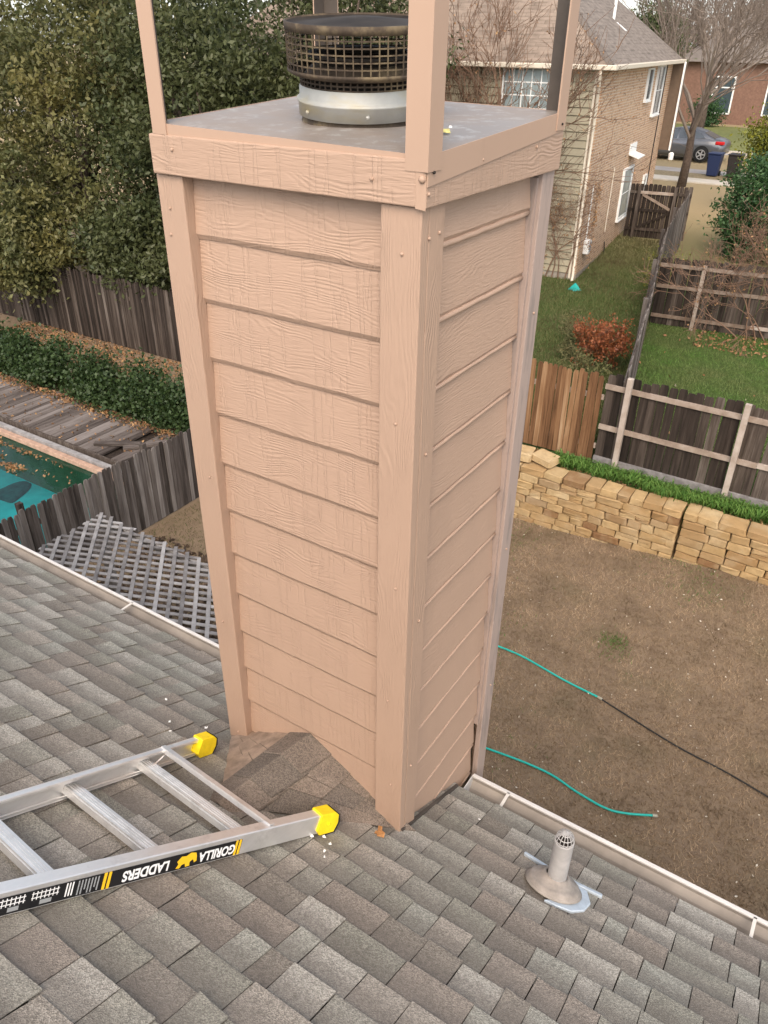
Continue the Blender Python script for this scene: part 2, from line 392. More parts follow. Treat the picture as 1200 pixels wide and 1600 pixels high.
gf = [(j*nx+i, j*nx+i+1, (j+1)*nx+i+1, (j+1)*nx+i) for j in range(len(ys)-1) for i in range(nx-1)]
tag(obj('ground', (gv, gf), M_GROUND, center=False), kind='structure')

def scatter(n, x0, x1, y0, y1, test=None):
    P = np.stack([rng.uniform(x0, x1, n), rng.uniform(y0, y1, n), np.zeros(n)], 1)
    if test is not None: P = P[[bool(test(a, b)) for a, b, _ in P]]
    P[:, 2] = [T(a, b) for a, b, _ in P]; return P
place('dormant_lawn', blades('dormant_lawn', scatter(130000, -4.6, 3.2, 2.2, 9.55),   .015, .055, .010, M_DRY, 1.7)); tag(bpy.data.objects['dormant_lawn'], 'brown dormant lawn below the roof edge', 'lawn', kind='stuff')
o = place('lawn_litter', leaf_cards('lawn_litter', scatter(900, -4.4, 3, 2.6, 9.5)+np.array([0, 0, .03]), .012, .04, .6, M_SPECK)); tag(o, 'pale fallen leaf bits scattered over the brown lawn', 'leaf litter', kind='stuff')
def on_ground(P): P[:, 2] = [T(a, b) for a, b, _ in P]; return P
o = place('lawn_sprigs', blades('lawn_sprigs', on_ground(np.concatenate([np.array([cx, cy, 0])+rng.normal(size=(n_, 3))*np.array([s_, s_, 0]) for cx, cy, s_, n_ in ((-.85, 7.25, .10, 260), (-.75, 7.05, .14, 120), (-3.3, 8.9, .3, 300), (-.2, 9.3, .4, 400), (-2.9, 5.2, .5, 900), (-1.8, 4.2, .35, 500), (-3.1, 6.6, .5, 700))])), .02, .06, .012, M_GRN, 1.2)); tag(o, 'few green sprigs growing in the brown lawn', 'grass', kind='stuff')
place('fresh_lawn', blades('fresh_lawn', scatter(70000, -3.9, 2.4, 10.6, 19.6, lambda x, y: x > -2.2-(y-10.3)*.205), .02, .07, .014, M_GRN, 1.2)); tag(bpy.data.objects['fresh_lawn'], 'green lawn in the fenced yard at the right', 'lawn', kind='stuff')
o = place('weedy_lawn', blades('weedy_lawn', scatter(80000, -9.5, -2.3, 10.6, 26.5, lambda x, y: x < -2.3-(y-10.3)*.19), .03, .14, .016, M_WEED, 1.0)); tag(o, 'rough weedy grass beside the brick house', 'grass', kind='stuff')
o = place('side_lawn', blades('side_lawn', scatter(16000, -8.5, -4.5, 3.5, 9.5), .02, .05, .010, M_WEED, 1.2)); tag(o, 'patchy grass at the foot of the grey fence', 'grass', kind='stuff')

# ------------------------------------------------------------------ own house: roof with shingles, gutter, walls
SL = 0.55; RZ0 = ZO - 2.274; ANG = math.atan(SL); CA, SA = math.cos(ANG), math.sin(ANG)
def roof_z(y): return RZ0 - SL*y
YE = 0.475                                  # shingle edge over the gutter
def on_roof(x, s, h=0.0):
    """point at slope distance s up from the eave edge, h off the roof"""
    return Vector((x, YE - s*CA + h*SA, roof_z(YE) + s*SA + h*CA))
house = empty('house', (0, -4.5, 0), 'shingled house that carries the tan chimney and gutter', 'house')
deck = join(([(-9, YE-.01, roof_z(YE)-.02), (7, YE-.01, roof_z(YE)-.02), (7, -4.6, roof_z(-4.6)-.02), (-9, -4.6, roof_z(-4.6)-.02),
              (-9, YE-.01, roof_z(YE)-.14), (7, YE-.01, roof_z(YE)-.14), (7, -4.6, roof_z(-4.6)-.14), (-9, -4.6, roof_z(-4.6)-.14),
              (-9, -9.7, roof_z(YE)-.02), (7, -9.7, roof_z(YE)-.02), (-9, -9.7, roof_z(YE)-.14), (7, -9.7, roof_z(YE)-.14)],
             [(0, 1, 2, 3), (3, 2, 9, 8), (0, 4, 5, 1), (4, 7, 6, 5), (7, 10, 11, 6), (8, 9, 11, 10), (0, 3, 7, 4), (3, 8, 10, 7), (1, 5, 6, 2), (2, 6, 11, 9)]))
roof = obj('roof', deck, M_SHINGD, house, center=False)
obj('wall', bx(-8.6, 6.6, -9.2, .02, 0, roof_z(YE)-.142), M_CREAM, house)
obj('soffit', bx(-9, 7, .022, YE-.02, roof_z(YE)-.20, roof_z(YE)-.145), M_FLSH, house)
E_ = .130; NS = 36
WIDTHS = [.075, .095, .115, .135, .155, .180, .210]
def shingle_geo(wd, t, lift, seed):
    q = random.Random(seed); L = E_+.03; j = lambda a: q.uniform(-a, a)
    yb0, yb1 = -j(.003), -j(.003); a, b = -wd/2+.0016, wd/2-.0016; m_ = j(wd*.25); bow = q.uniform(0, .0025)
    top = [(a+j(.002), yb0, t+lift*q.random()), (m_, (yb0+yb1)/2, t+bow*.5), (b+j(.002), yb1, t+lift*q.random()), (b, L, .0012), (m_, L, .0012), (a, L, .0012)]
    mid = [(a, E_*.5, t*.55+.0012), (m_, E_*.5, t*.58+.0012), (b, E_*.5, t*.55+.0012)]
    bot = [(x, y, z-.0055) for x, y, z in top[:3]] + [(b, L, -.004), (m_, L, -.004), (a, L, -.004)]
    V = top+mid+bot
    F = [(0, 1, 7, 6), (1, 2, 8, 7), (6, 7, 4, 5), (7, 8, 3, 4), (0, 9, 10, 1), (1, 10, 11, 2), (2, 11, 12, 3, 8), (0, 6, 5, 14, 9)]
    uv = [(V[i][0]/wd+.5, min(1, max(0, V[i][1]/E_))) for f in F for i in f]
    return V, F, uv
SV = {}
for wi, wd in enumerate(WIDTHS):
    for hi_ in (0, 1):
        for vv in range(2):
            g = shingle_geo(wd, (.0068, .0118)[hi_], (.002, .007)[vv], wi*10+hi_*3+vv)
            SV[wi, hi_, vv] = g
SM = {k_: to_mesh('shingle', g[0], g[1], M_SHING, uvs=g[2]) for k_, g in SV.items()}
CH = (-.848, -.016, -.03, .73)             # chimney outline x0 x1 y0 y1
pieces = []
for k_ in range(NS):
    x = -7.0 - rnd.random()*.3; hi_ = 0
    while x < 5.2:
        wi = rnd.choice((0, 1, 2, 2, 3, 3, 4, 4, 5, 6)); wd = WIDTHS[wi]; xc = x+wd/2; x += wd
        hi_ = 1-hi_ if rnd.random() < .85 else hi_
        p = on_roof(xc, k_*E_+rnd.uniform(-.002, .002))
        pm = on_roof(xc, (k_+.5)*E_)
        if CH[0]+.05 < xc < CH[1]-.05 and pm.y > .06: continue
        if pm.y > -.24 and pm.y < 0 and abs(xc+.45) < .22*(pm.y+.3)/.3: continue        # under the cricket
        pj = project(pm); vis = pj is not None and -40 < pj[0] < 1240 and -40 < pj[1] < 1640
        area = wd*E_/(pj[2]**2) if vis else -1
        pieces.append((area, wi, hi_, int(rnd.random() < .18), p, rnd.uniform(-.006, .006)))
pieces.sort(key=lambda a: -a[0])
for a in pieces[:300]:
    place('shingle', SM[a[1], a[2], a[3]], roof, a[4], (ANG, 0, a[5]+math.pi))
SV2, SF2, SU2 = [], [], []
for a in pieces[300:]:
    g = SV[a[1], a[2], a[3]]; m = Matrix.Translation(a[4]) @ Matrix.Rotation(-ANG, 4, 'X') @ Matrix.Rotation(a[5]+math.pi, 4, 'Z'); n = len(SV2)
    SV2 += [m @ Vector(v) for v in g[0]]; SF2 += [tuple(i+n for i in f) for f in g[1]]; SU2 += g[2]
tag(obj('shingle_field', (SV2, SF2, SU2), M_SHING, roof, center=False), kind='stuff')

# cricket (little saddle roof) behind the chimney
cz = ZO-2.048
apex = Vector((-.451, .01, cz)); tail = Vector((-.515, -.42, roof_z(-.42)+.004)); lf = Vector((-.88, .02, roof_z(.02)+.004)); rf = Vector((.02, .02, roof_z(.02)+.004))
def lerp(a, b, t): return a+(b-a)*t
def slab(pts, th, nrm):
    n = len(pts); V = [Vector(p)+nrm*th for p in pts]+[Vector(p)-nrm*.004 for p in pts]
    return V, [tuple(range(n))]+[tuple(range(2*n-1, n-1, -1))]+[(i, i+n, (i+1) % n+n, (i+1) % n) for i in range(n)]
obj('cricket', ([apex, tail, lf, rf, Vector((apex.x, .03, roof_z(.03)-.05))], [(0, 1, 3), (0, 2, 1), (0, 3, 4), (0, 4, 2)]), M_SHINGD, roof)
nR = (rf-apex).cross(tail-apex).normalized(); nR = nR if nR.z > 0 else -nR
nL = (lf-apex).cross(tail-apex).normalized(); nL = nL if nL.z > 0 else -nL
for side, foot, nrm in (('r', rf, nR), ('l', lf, nL)):
    rows = 5
    for i in range(rows):
        t0, t1 = i/rows, min(1, (i+1)/rows+.10)
        a0, b0 = lerp(foot, apex, t0), lerp(foot, tail, t0); a1, b1 = lerp(foot, apex, t1), lerp(foot, tail, t1)
        ncol = 1 if i == 0 else (1+i//1); ncol = min(ncol, 3)
        cuts = sorted([0, 1]+[(c+1)/ncol+rnd.uniform(-.10, .10) for c in range(ncol-1)])
        for c in range(len(cuts)-1):
            u0, u1 = cuts[c]+.004, cuts[c+1]-.004
            q0, q1, q2, q3 = lerp(a0, b0, u0), lerp(a0, b0, u1), lerp(a1, b1, u1), lerp(a1, b1, u0)
            V = [q0+nrm*.012, q1+nrm*.012, q2+nrm*.003, q3+nrm*.003, q0-nrm*.002, q1-nrm*.002, q2-nrm*.006, q3-nrm*.006]
            obj('shingle', (V, [(0, 1, 2, 3), (0, 4, 5, 1), (1, 5, 6, 2), (2, 6, 7, 3), (3, 7, 4, 0)]), M_SHINGD if side == 'r' else M_DIRTLIT, roof)  # left slope: brown dirt, lightened for the glow from that side; right stays darker
for i in range(3):                          # ridge caps bent over the saddle
    t0, t1 = i/3-.01, (i+1)/3+.05
    c0, c1 = lerp(tail, apex, t0)+Vector((0, 0, .024)), lerp(tail, apex, min(1, t1))+Vector((0, 0, .015))
    wl = .115
    dR, dL = (rf-apex).normalized(), (lf-apex).normalized()
    V = [c0, c0+dR*wl*.9, c1+dR*wl, c1, c0+dL*wl*.9, c1+dL*wl]; V += [v-Vector((0, 0, .006)) for v in V]
    obj('ridge_cap', (V, [(0, 1, 2, 3), (4, 0, 3, 5), (0, 6, 7, 1), (1, 7, 8, 2), (4, 10, 6, 0), (5, 11, 10, 4)]), M_SHINGD, roof, bevel=.003)

# gutter
YL = .585; ZL = roof_z(YE)-.018
gutter = par(empty('gutter', (0, YL, ZL), None, None), house)
gp = [(YE-.015, ZL+.012), (YE-.015, ZL-.095), (YL-.045, ZL-.095), (YL-.025, ZL-.06), (YL, ZL-.035), (YL, ZL)]
def gutter_run(x0, x1):
    th = .0022; V, F = [], []
    for x in (x0, x1):
        for y, z in gp: V.append((x, y, z))
    n = len(gp)
    for i in range(n-1): F.append((i, i+1, n+i+1, n+i))
    V2 = [(x, y+(th if i % n >= 2 else -th), z-th) for i, (x, y, z) in enumerate(V)]
    m = len(V); F += [tuple(m+i for i in f[::-1]) for f in F]
    return V+V2, F
for x0, x1 in ((-9, -.862), (-.004, 7)):
    t_ = obj('trough', gutter_run(x0, x1), M_GUT, gutter)
    obj('lip', bx(x0, x1, YL-.012, YL+.006, ZL-.006, ZL+.005), M_GUTL, gutter, bevel=.002)
    obj('drip_edge', bx(x0, x1, YE-.022, YE-.010, ZL+.005, ZL+.016), M_GUTL, gutter)
for x in (-2.2, .17, 1.18, 2.2, -3.6, -4.9):
    obj('strap', bx(x-.006, x+.006, YE-.01, YL-.004, ZL-.001, ZL+.005), M_GUTS, gutter)
obj('end_cap', bx(-.006, -.003, YE-.015, YL, ZL-.095, ZL+.003), M_GUTL, gutter)

# ------------------------------------------------------------------ chimney
X0, X1, Y0, Y1 = CH
chim = empty('chimney', (-.43, .35, ZO-2.6), 'tall tan chimney chase clad in horizontal lap siding', 'chimney')
ZB = -.085                                  # bottom of the band under the cap (local z)
SX0, SX1, SY0, SY1 = X0+.024, -.040, 0.0, Y1-.026   # siding planes
obj('core', bx(SX0+.022, SX1-.022, SY0+.022, SY1-.022, ZO-5.2, ZO-.02), M_CORE, chim)
def lap_board(p0, p1, nrm, zb, ht, jag=0.0):
    """a lap board between p0 and p1 (xy on the plane of its bottom edge), tilting inwards at the top"""
    p0, p1, nrm = Vector((*p0, 0)), Vector((*p1, 0)), Vector((*nrm, 0)); V = []
    n = 9
    for i in range(n):
        q = lerp(p0, p1, i/(n-1)); wz = zb+rnd.uniform(-.0015, .0015)-jag*rnd.random(); out = nrm*rnd.uniform(-.001, .0012)
        V += [q-nrm*.0070+Vector((0, 0, wz)), q+out+Vector((0, 0, wz+.014)), q+out-nrm*.014+Vector((0, 0, zb+ht)), q-nrm*.0135+Vector((0, 0, wz+.001)), q-nrm*.022+Vector((0, 0, zb+ht))]
    F = []
    for i in range(n-1):
        a, b = i*5, i*5+5
        F += [(a, b, b+1, a+1), (a+1, b+1, b+2, a+2), (a+3, a+4, b+4, b+3), (a, a+3, b+3, b), (a+2, b+2, b+4, a+4)]
    e = (n-1)*5
    F += [(0, 1, 2, 4, 3), (e, e+3, e+4, e+2, e+1)]
    return V, F
eL, eR = .178, .186
for k_ in range(1, 25):                     # upslope face
    zb = ZO-.0701-eL*k_
    if k_ > 13: break
    obj('siding_board', lap_board((X0+.09, SY0), (-.10, SY0), (0, -1), zb, min(eL+.025, ZO+ZB+.01-zb)), M_SIDE, chim)
for k_ in range(1, 15):                     # right-hand face
    zb = ZO-.0049-eR*k_
    sbd = obj('siding_board', lap_board((SX1, .05), (SX1, .632), (1, 0), zb, min(eR+.025, ZO+ZB+.01-zb), .003), M_SIDE2, chim)
    obj('caulk_bead', tube([(SX1-.0055+rnd.uniform(-.001, .001), .05+.0485*i, zb-.0045+rnd.uniform(-.001, .001)) for i in range(13)], [.0085 if k_ < 3 else .0068]*13, 8), M_FLASH, sbd, smooth=True)
for k_ in range(1, 27):                     # the two faces turned away
    zb = ZO-.02-eL*k_; ht = min(eL+.025, ZO+ZB+.01-zb)
    obj('siding_board', lap_board((-.10, SY1), (X0+.09, SY1), (0, 1), zb, ht), M_SIDE, chim)
    obj('siding_board', lap_board((SX0, SY1-.09), (SX0, SY0+.09), (-1, 0), zb, ht), M_SIDE, chim)
def cb(x0, x1, y0, y1, z0=-3.0, mat=None, z1=None):
    return obj('corner_board', bx(x0, x1, y0, y1, ZO+z0, ZO+(ZB-.001 if z1 is None else z1)), mat or M_TRIM, chim, bevel=.003, seg=2)
cb(-.125, X1, Y0, 0.004, z0=-2.9); cb(SX1, X1, .0045, .078, z0=-2.9)
cb(X0, -.752, Y0, .010, z0=-2.262); cb(X0, X0+.03, .011, .09)
cb(SX1, X1+.0005, .646, Y1, mat=M_TRIMW, z0=-2.745); cb(-.12, SX1-.001, SY1-.004, Y1)
cb(X0, -.752, SY1-.004, Y1); cb(X0, X0+.03, Y1-.12, SY1-.006)
tag(obj('caulk_strip', bx(-.812, -.755, -.022, .005, ZO-2.285, ZO-2.255), M_LEAFD, chim), 'rotten butt end of the corner board')
# rotten offset lower piece beside the weathered corner board
obj('trim_sliver', bx(SX1-.012, SX1+.012, .634, .6455, ZO-2.3, ZO-.10), M_TRIMW, chim)
# nails and paint blobs on the trim
def blob(p, r): return [Vector(p)+Vector((r*math.cos(a)*math.cos(b), r*math.sin(a)*math.cos(b), r*math.sin(b))) for b in (-.9, 0, .9) for a in [2*math.pi*i/7 for i in range(7)]], [(j*7+i, j*7+(i+1) % 7, (j+1)*7+(i+1) % 7, (j+1)*7+i) for j in range(2) for i in range(7)]+[tuple(range(14, 21)), tuple(range(6, -1, -1))]
for x, z in ((-.075, -.19), (-.078, -.62), (-.06, -1.15), (-.07, -1.62), (-.065, -2.02), (-.80, -.17), (-.81, -.24), (-.79, -1.0), (-.80, -1.62), (-.80, -2.2)):
    obj('nail_head', blob((x+rnd.uniform(-.01, .01), Y0-.001, ZO+z), .0046), M_TRIM, chim, smooth=True)
for y, z in ((.005, -.155), (.052, -.15), (.035, -.72), (.04, -1.3), (.03, -1.95), (.69, -.5), (.69, -1.4), (.69, -2.1)):
    obj('nail_head', blob((X1+.001, y, ZO+z), .005), M_TRIM, chim, smooth=True)
obj('nail_head', blob((-.012, Y0-.011, ZO-.025), .009), M_FLASH, chim, smooth=True)
# band boards round the top
obj('band_board', bx(X0+.006, -.026, -.044, -.0305, ZO+ZB+.002, ZO+.013), M_BAND, chim, bevel=.003, seg=2)
obj('band_board', bx(X1+.001, -.002, -.038, Y1-.003, ZO+ZB, ZO+.022), M_BAND, chim, bevel=.003, seg=2)
obj('band_board', bx(X0, X1-.002, Y1-.002, Y1+.010, ZO+ZB, ZO+.03), M_BAND, chim, bevel=.003)
obj('band_board', bx(X0-.004, X0+.018, -.029, Y1-.003, ZO+ZB, ZO+.012), M_BAND, chim, bevel=.003)
obj('caulked_corner', ([(-.026, -.0443, ZO+.012), (-.026, -.0443, ZO+ZB), (-.0025, -.0385, ZO+ZB-.004), (-.0025, -.0385, ZO-.03), (-.008, -.042, ZO+.010), (-.03, -.03, ZO+.012), (-.03, -.03, ZO+ZB), (-.005, -.03, ZO+ZB-.004), (-.005, -.03, ZO+.01)],
    [(0, 1, 2, 3, 4), (0, 4, 8, 5), (1, 6, 7, 2)]), M_FLASH, chim)
for x, y, z in ((-.14, -.045, -.035), (-.76, -.045, -.02)): obj('nail_head', blob((x, y, ZO+z), .005), M_BAND, chim, smooth=True)
for y, z in ((-.03, -.055), (.22, -.01), (.54, -.01)): obj('nail_head', blob((-.001, y, ZO+z), .005), M_BAND, chim, smooth=True)
fl = [Vector((X0+.01, -.006, roof_z(0)+.012)), Vector((-.451, -.006, cz+.008)), Vector((-.12, -.006, roof_z(0)+.03))]
obj('flashing', join(bar(fl[0], fl[1], (0, .004, 0), (0, 0, .004)), bar(fl[1], fl[2], (0, .004, 0), (0, 0, .004))), M_INNER, chim)
obj('flashing', bar((X1+.002, -.02, roof_z(-.02)+.010), (X1-.010, .47, roof_z(.47)+.010), (.006, 0, 0), (0, 0, .009)), M_INNER, chim)
# metal cap, tilted a little towards the near corner
CX0, CX1, CY0, CY1 = -.826, -.005, -.036, .712
def capz(x, y): return ZO + .0224 + .0589*y - .022*x
NG = 10
cv = []
for j in range(NG+1):
    for i in range(NG+1):
        x, y = CX0+(CX1-CX0)*i/NG, CY0+(CY1-CY0)*j/NG
        cv.append((x, y, capz(x, y)+.003*math.sin(i*1.3)*math.sin(j*.9)*(0 < i < NG)*(0 < j < NG)))
cfc = [(j*(NG+1)+i, j*(NG+1)+i+1, (j+1)*(NG+1)+i+1, (j+1)*(NG+1)+i) for j in range(NG) for i in range(NG)]
obj('cap_pan', (cv, cfc), M_CAP, chim, smooth=True)
def flange(p0, p1, z0a, z1a, z0b, z1b, nrm, th=.003):
    p0, p1, nrm = Vector((*p0, 0)), Vector((*p1, 0)), Vector((*nrm, 0))*th
    V = [p0+Vector((0, 0, z0a)), p1+Vector((0, 0, z0b)), p1+Vector((0, 0, z1b)), p0+Vector((0, 0, z1a))]; V += [v+nrm for v in V]
    return V, [(0, 3, 2, 1), (4, 5, 6, 7), (0, 1, 5, 4), (1, 2, 6, 5), (2, 3, 7, 6), (3, 0, 4, 7)]
obj('cap_flange', flange((CX0, CY0), (CX1, CY0), ZO-.02, capz(CX0, CY0)+.001, ZO-.03, capz(CX1, CY0)+.001, (0, -1)), M_FLASH, chim)
obj('cap_flange', flange((-.0015, CY0-.003), (-.0015, CY1), ZO-.040, capz(CX1, CY0)+.001, ZO+.017, capz(CX1, CY1)+.002, (1, 0)), M_FLASH, chim)
obj('cap_flange', flange((CX1, CY1), (CX0, CY1), ZO-.02, capz(CX1, CY1)+.001, ZO-.02, capz(CX0, CY1)+.001, (0, 1)), M_FLASH, chim)
obj('cap_flange', flange((CX0, CY1), (CX0, CY0), ZO-.02, capz(CX0, CY1)+.001, ZO-.02, capz(CX0, CY0)+.001, (-1, 0)), M_FLASH, chim)
# L-angle posts that rise from the corners
def angle_post(x, y, dx, dy, w=.050, z0=.016, z1=.62, th=.004, dark=False):
    a = bx(min(x, x+dx*w), max(x, x+dx*w), min(y, y+dy*th), max(y, y+dy*th), ZO+z0, ZO+z1)
    b = bx(min(x, x+dx*th), max(x, x+dx*th), min(y+dy*th, y+dy*w), max(y+dy*th, y+dy*w), ZO+z0, ZO+z1)
    p = obj('post', join(a, b), M_FLASH, chim)
    xi, yi = x+dx*th, y+dy*th      # dark skin on the angle's inner faces, their shade put into the colour
    obj('inner_face_shade', join(bx(min(xi, x+dx*w), max(xi, x+dx*w), min(yi, yi+dy*.0012), max(yi, yi+dy*.0012), ZO+z0, ZO+z1), bx(min(xi, xi+dx*.0012), max(xi, xi+dx*.0012), min(yi+dy*.0012, y+dy*w), max(yi+dy*.0012, y+dy*w), ZO+z0, ZO+z1)), M_INNER, p)
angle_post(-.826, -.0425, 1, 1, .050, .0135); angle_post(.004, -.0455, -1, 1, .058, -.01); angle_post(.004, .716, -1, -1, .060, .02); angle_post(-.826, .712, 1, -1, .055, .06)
obj('screw', blob((.005, -.02, ZO-.012), .004), M_SOOT, chim); obj('screw', blob((.005, .69, ZO+.035), .004), M_SOOT, chim)
# bits lying on the cap
o = obj('paint_scrap', blob((-.135, .30, capz(-.135, .30)+.002), .005), M_CHIP); tag(o, 'tiny white scrap on the metal chimney cap', 'scrap')
lf_m = to_mesh('leaf', [(-.02, -.008, 0), (0, -.016, .004), (.022, -.004, .001), (.018, .010, .006), (-.004, .014, .001), (-.02, .008, .004)], [(0, 1, 2, 3, 4, 5)], plain('yellow_leaf', (.62, .55, .20), .8, var=.3, scale=80))
sm = lf_m.copy()
o = place('fallen_leaf', lf_m, None, (-.12, .215, capz(-.12, .215)+.003), (0, 0, .4), (1.3, 1.3, 1.3)); tag(o, 'small yellow leaf lying on the metal chimney cap', 'leaf')
o.modifiers.new('s', 'SOLIDIFY').thickness = .0015

# ------------------------------------------------------------------ flue with mesh spark screen
FX, FY = -.405, .310; FB = capz(FX, FY)
flue = empty('chimney_flue', (FX, FY, FB), 'round galvanised flue with square wire mesh screen on chimney top', 'chimney flue')
FC = (FX, FY, FB)
obj('storm_collar', lathe([(.163, -.004), (.160, .006), (.157, .014)], 40, FC), M_RUST, flue, smooth=True)
obj('collar', lathe([(.155, .0), (.155, .014), (.167, .016), (.168, .046), (.172, .049), (.172, .053), (.167, .056), (.164, .060), (.164, .080), (.160, .086)], 56, FC), M_GALV, flue, smooth=True)
for a in (-1.95, -.9, .6, 2.4, -2.9): obj('bolt', blob((FX+.168*math.cos(a), FY+.168*math.sin(a), FB+.031), .0055), M_GALV, flue)
obj('inner_pipe', lathe([(.115, .02), (.115, .150), (.142, .153), (.142, .147)], 32, FC), M_SOOT, flue, smooth=True)
obj('inner_shield', lathe([(.150, .108), (.130, .125), (.100, .138)], 32, FC), M_RUST, flue, smooth=True)
def mesh_screen(r0, r1, z0, z1, nv, nr, wire):
    gs = []
    for k_ in range(nv):
        a = 2*math.pi*k_/nv; c, s = math.cos(a), math.sin(a); t = Vector((-s, c, 0))*wire*.5; nn = Vector((c, s, 0))*.0010
        gs.append(bar((FX+r0*c, FY+r0*s, FB+z0), (FX+r1*c, FY+r1*s, FB+z1), t, nn))
    for j in range(nr):
        f = j/(nr-1); r = r0+(r1-r0)*f+.0006; z = z0+(z1-z0)*f
        gs.append(lathe([(r, z-wire*.5), (r, z+wire*.5), (r-.003, z+wire*.5), (r-.003, z-wire*.5), (r, z-wire*.5)], 64, FC))
    return join(*gs)
obj('lower_mesh', mesh_screen(.161, .161, .086, .106, 60, 3, .0036), M_RUST, flue)
obj('ledge_ring', lathe([(.160, .104), (.182, .109), (.192, .115), (.192, .121), (.189, .121)], 48, FC), M_RUST, flue, smooth=True)
obj('mesh_screen', mesh_screen(.190, .192, .120, .208, 58, 7, .0031), M_RUST, flue)
obj('rim', lathe([(.1895, .204), (.1935, .204), (.1945, .222), (.190, .223), (.1895, .204)], 48, FC), M_RUST, flue, smooth=True)
obj('lid', lathe([(.190, .219), (.178, .214), (.12, .219), (.06, .226), (.0, .229)], 40, FC), M_SOOT, flue, smooth=True)

flue.rotation_euler = Vector((0, 0, 1)).rotation_difference(Vector((.045, -.085, 1)).normalized()).to_euler()      # leans towards the low corner of the cap

# ------------------------------------------------------------------ ladder lying on the roof
ladder = empty('ladder', (-.5, -.65, roof_z(-.65)), 'aluminium ladder with yellow end caps lying on the shingles', 'ladder')
NRM = Vector((0, SA, CA))

def rail_geo(a, b, side, wf, ht, web_out=True, th=.0035):
    """C-channel from a to b (top outer edge line), flange wf towards `side`"""
    a, b = Vector(a), Vector(b); u = (b-a).normalized(); s = side - u*side.dot(u); s.normalize(); n = NRM
    def strip(o0, w_, h_): # box of width w_ along s, height h_ down n from a+o0
        w2, h2 = s*w_*.5, n*h_*.5
        return bar(a+o0+w2-h2, b+o0+w2-h2, w2, h2)
    return join(strip(Vector(), th, ht), strip(s*th, wf-th, th), strip(s*th-n*(ht-th), wf-th, th), strip(s*(wf-th)-n*th, th, .010), strip(s*(wf-th)-n*(ht-.010-th), th, .010)), u, s
# near rail (top outer edge) and far rail, measured in roof coordinates
nA, nB = Vector((-.612, -1.575, 0)), Vector((-.178, -.217, 0))
fA, fB = Vector((-.855, -1.65, 0)), Vector((-.811, -.192, 0))
for v, h in ((nA, .088), (nB, .085), (fA, .088), (fB, .085)): v.z = roof_z(v.y)+h/CA*1.0
g, nu, ns = rail_geo(nA, nB, Vector((-1, 0, 0)), .042, .068); rail_n = obj('rail', g, M_ALU, ladder, bevel=.0012)
g, fu, fs = rail_geo(fA, fB, Vector((1, 0, 0)), .024, .068); rail_f = obj('rail', g, M_ALU, ladder, bevel=.0012)
def rail_at(A, B, y): t = (y-A.y)/(B.y-A.y); return lerp(A, B, t)
for yn, yf in ((-1.018, -.985), (-.755, -.725), (-.500, -.455), (-1.285, -1.25)):
    a = rail_at(nA, nB, yn)+ns*.030-NRM*.034; b = rail_at(fA, fB, yf)+fs*.004-NRM*.034; u = (b-a).normalized(); c_ = NRM.cross(u).normalized()
    r_ = obj('rung', join(bar(a, b, c_*.021, NRM*.0045), bar(a+c_*.021-NRM*.013, b+c_*.021-NRM*.013, c_*.002, NRM*.010), bar(a-c_*.021-NRM*.013, b-c_*.021-NRM*.013, c_*.002, NRM*.010), bar(a+NRM*.0055, b+NRM*.0055, c_*.002, NRM*.001), bar(a+c_*.010+NRM*.0055, b+c_*.010+NRM*.0055, c_*.0015, NRM*.001), bar(a-c_*.010+NRM*.0055, b-c_*.010+NRM*.0055, c_*.0015, NRM*.001)), M_ALU, ladder)
a = rail_at(nA, nB, -.435)+ns*.012+NRM*.004; b = rail_at(fA, fB, -.385)+fs*.004+NRM*.004; u = (b-a).normalized(); c_ = NRM.cross(u)
obj('spreader_bar', join(bar(a, b, c_*.010, NRM*.002), bar(a+c_*.009-NRM*.008, b+c_*.009-NRM*.008, c_*.0015, NRM*.008)), M_ALU, ladder)
r3 = rail_at(fA, fB, -.455)+fs*.050-NRM*.030; obj('brace', bar(r3, rail_at(fA, fB, -.33)+fs*.008-NRM*.004, fu*.007, NRM*.0015), M_ALU, ladder)
for B_, u_, s_, wf in ((nB, nu, ns, .042), (fB, fu, fs, .024)):
    wf = max(wf, .036); n = NRM; o0 = B_-s_*.006+n*.006; prof = [(-.055, .0), (.010, .0), (.030, -.014), (.036, -.045), (.026, -.078), (-.040, -.080), (-.060, -.060)]
    V = [o0+u_*p_+n*q_ for p_, q_ in prof]+[o0+u_*p_+n*q_+s_*(wf+.012) for p_, q_ in prof]; m_ = len(prof)
    cpo = obj('end_cap', (V, [tuple(range(m_)), tuple(range(2*m_-1, m_-1, -1))]+[(i, i+m_, (i+1) % m_+m_, (i+1) % m_) for i in range(m_)]), M_YEL, ladder, bevel=.003, seg=2)
    prof = [(.012, .002), (.036, -.014), (.046, -.045), (.034, -.082), (-.02, -.084), (.024, -.074), (.034, -.045), (.028, -.016)]
    V = [o0+u_*p_+n*q_+s_*.002 for p_, q_ in prof]+[o0+u_*p_+n*q_+s_*(wf+.010) for p_, q_ in prof]; m_ = len(prof)
    obj('rubber_foot', (V, [tuple(range(m_)), tuple(range(2*m_-1, m_-1, -1))]+[(i, i+m_, (i+1) % m_+m_, (i+1) % m_) for i in range(m_)]), M_RUB, cpo)
    obj('rivet', blob(o0-s_*.001+u_*(-.012)-n*.04, .006), M_YEL, cpo)
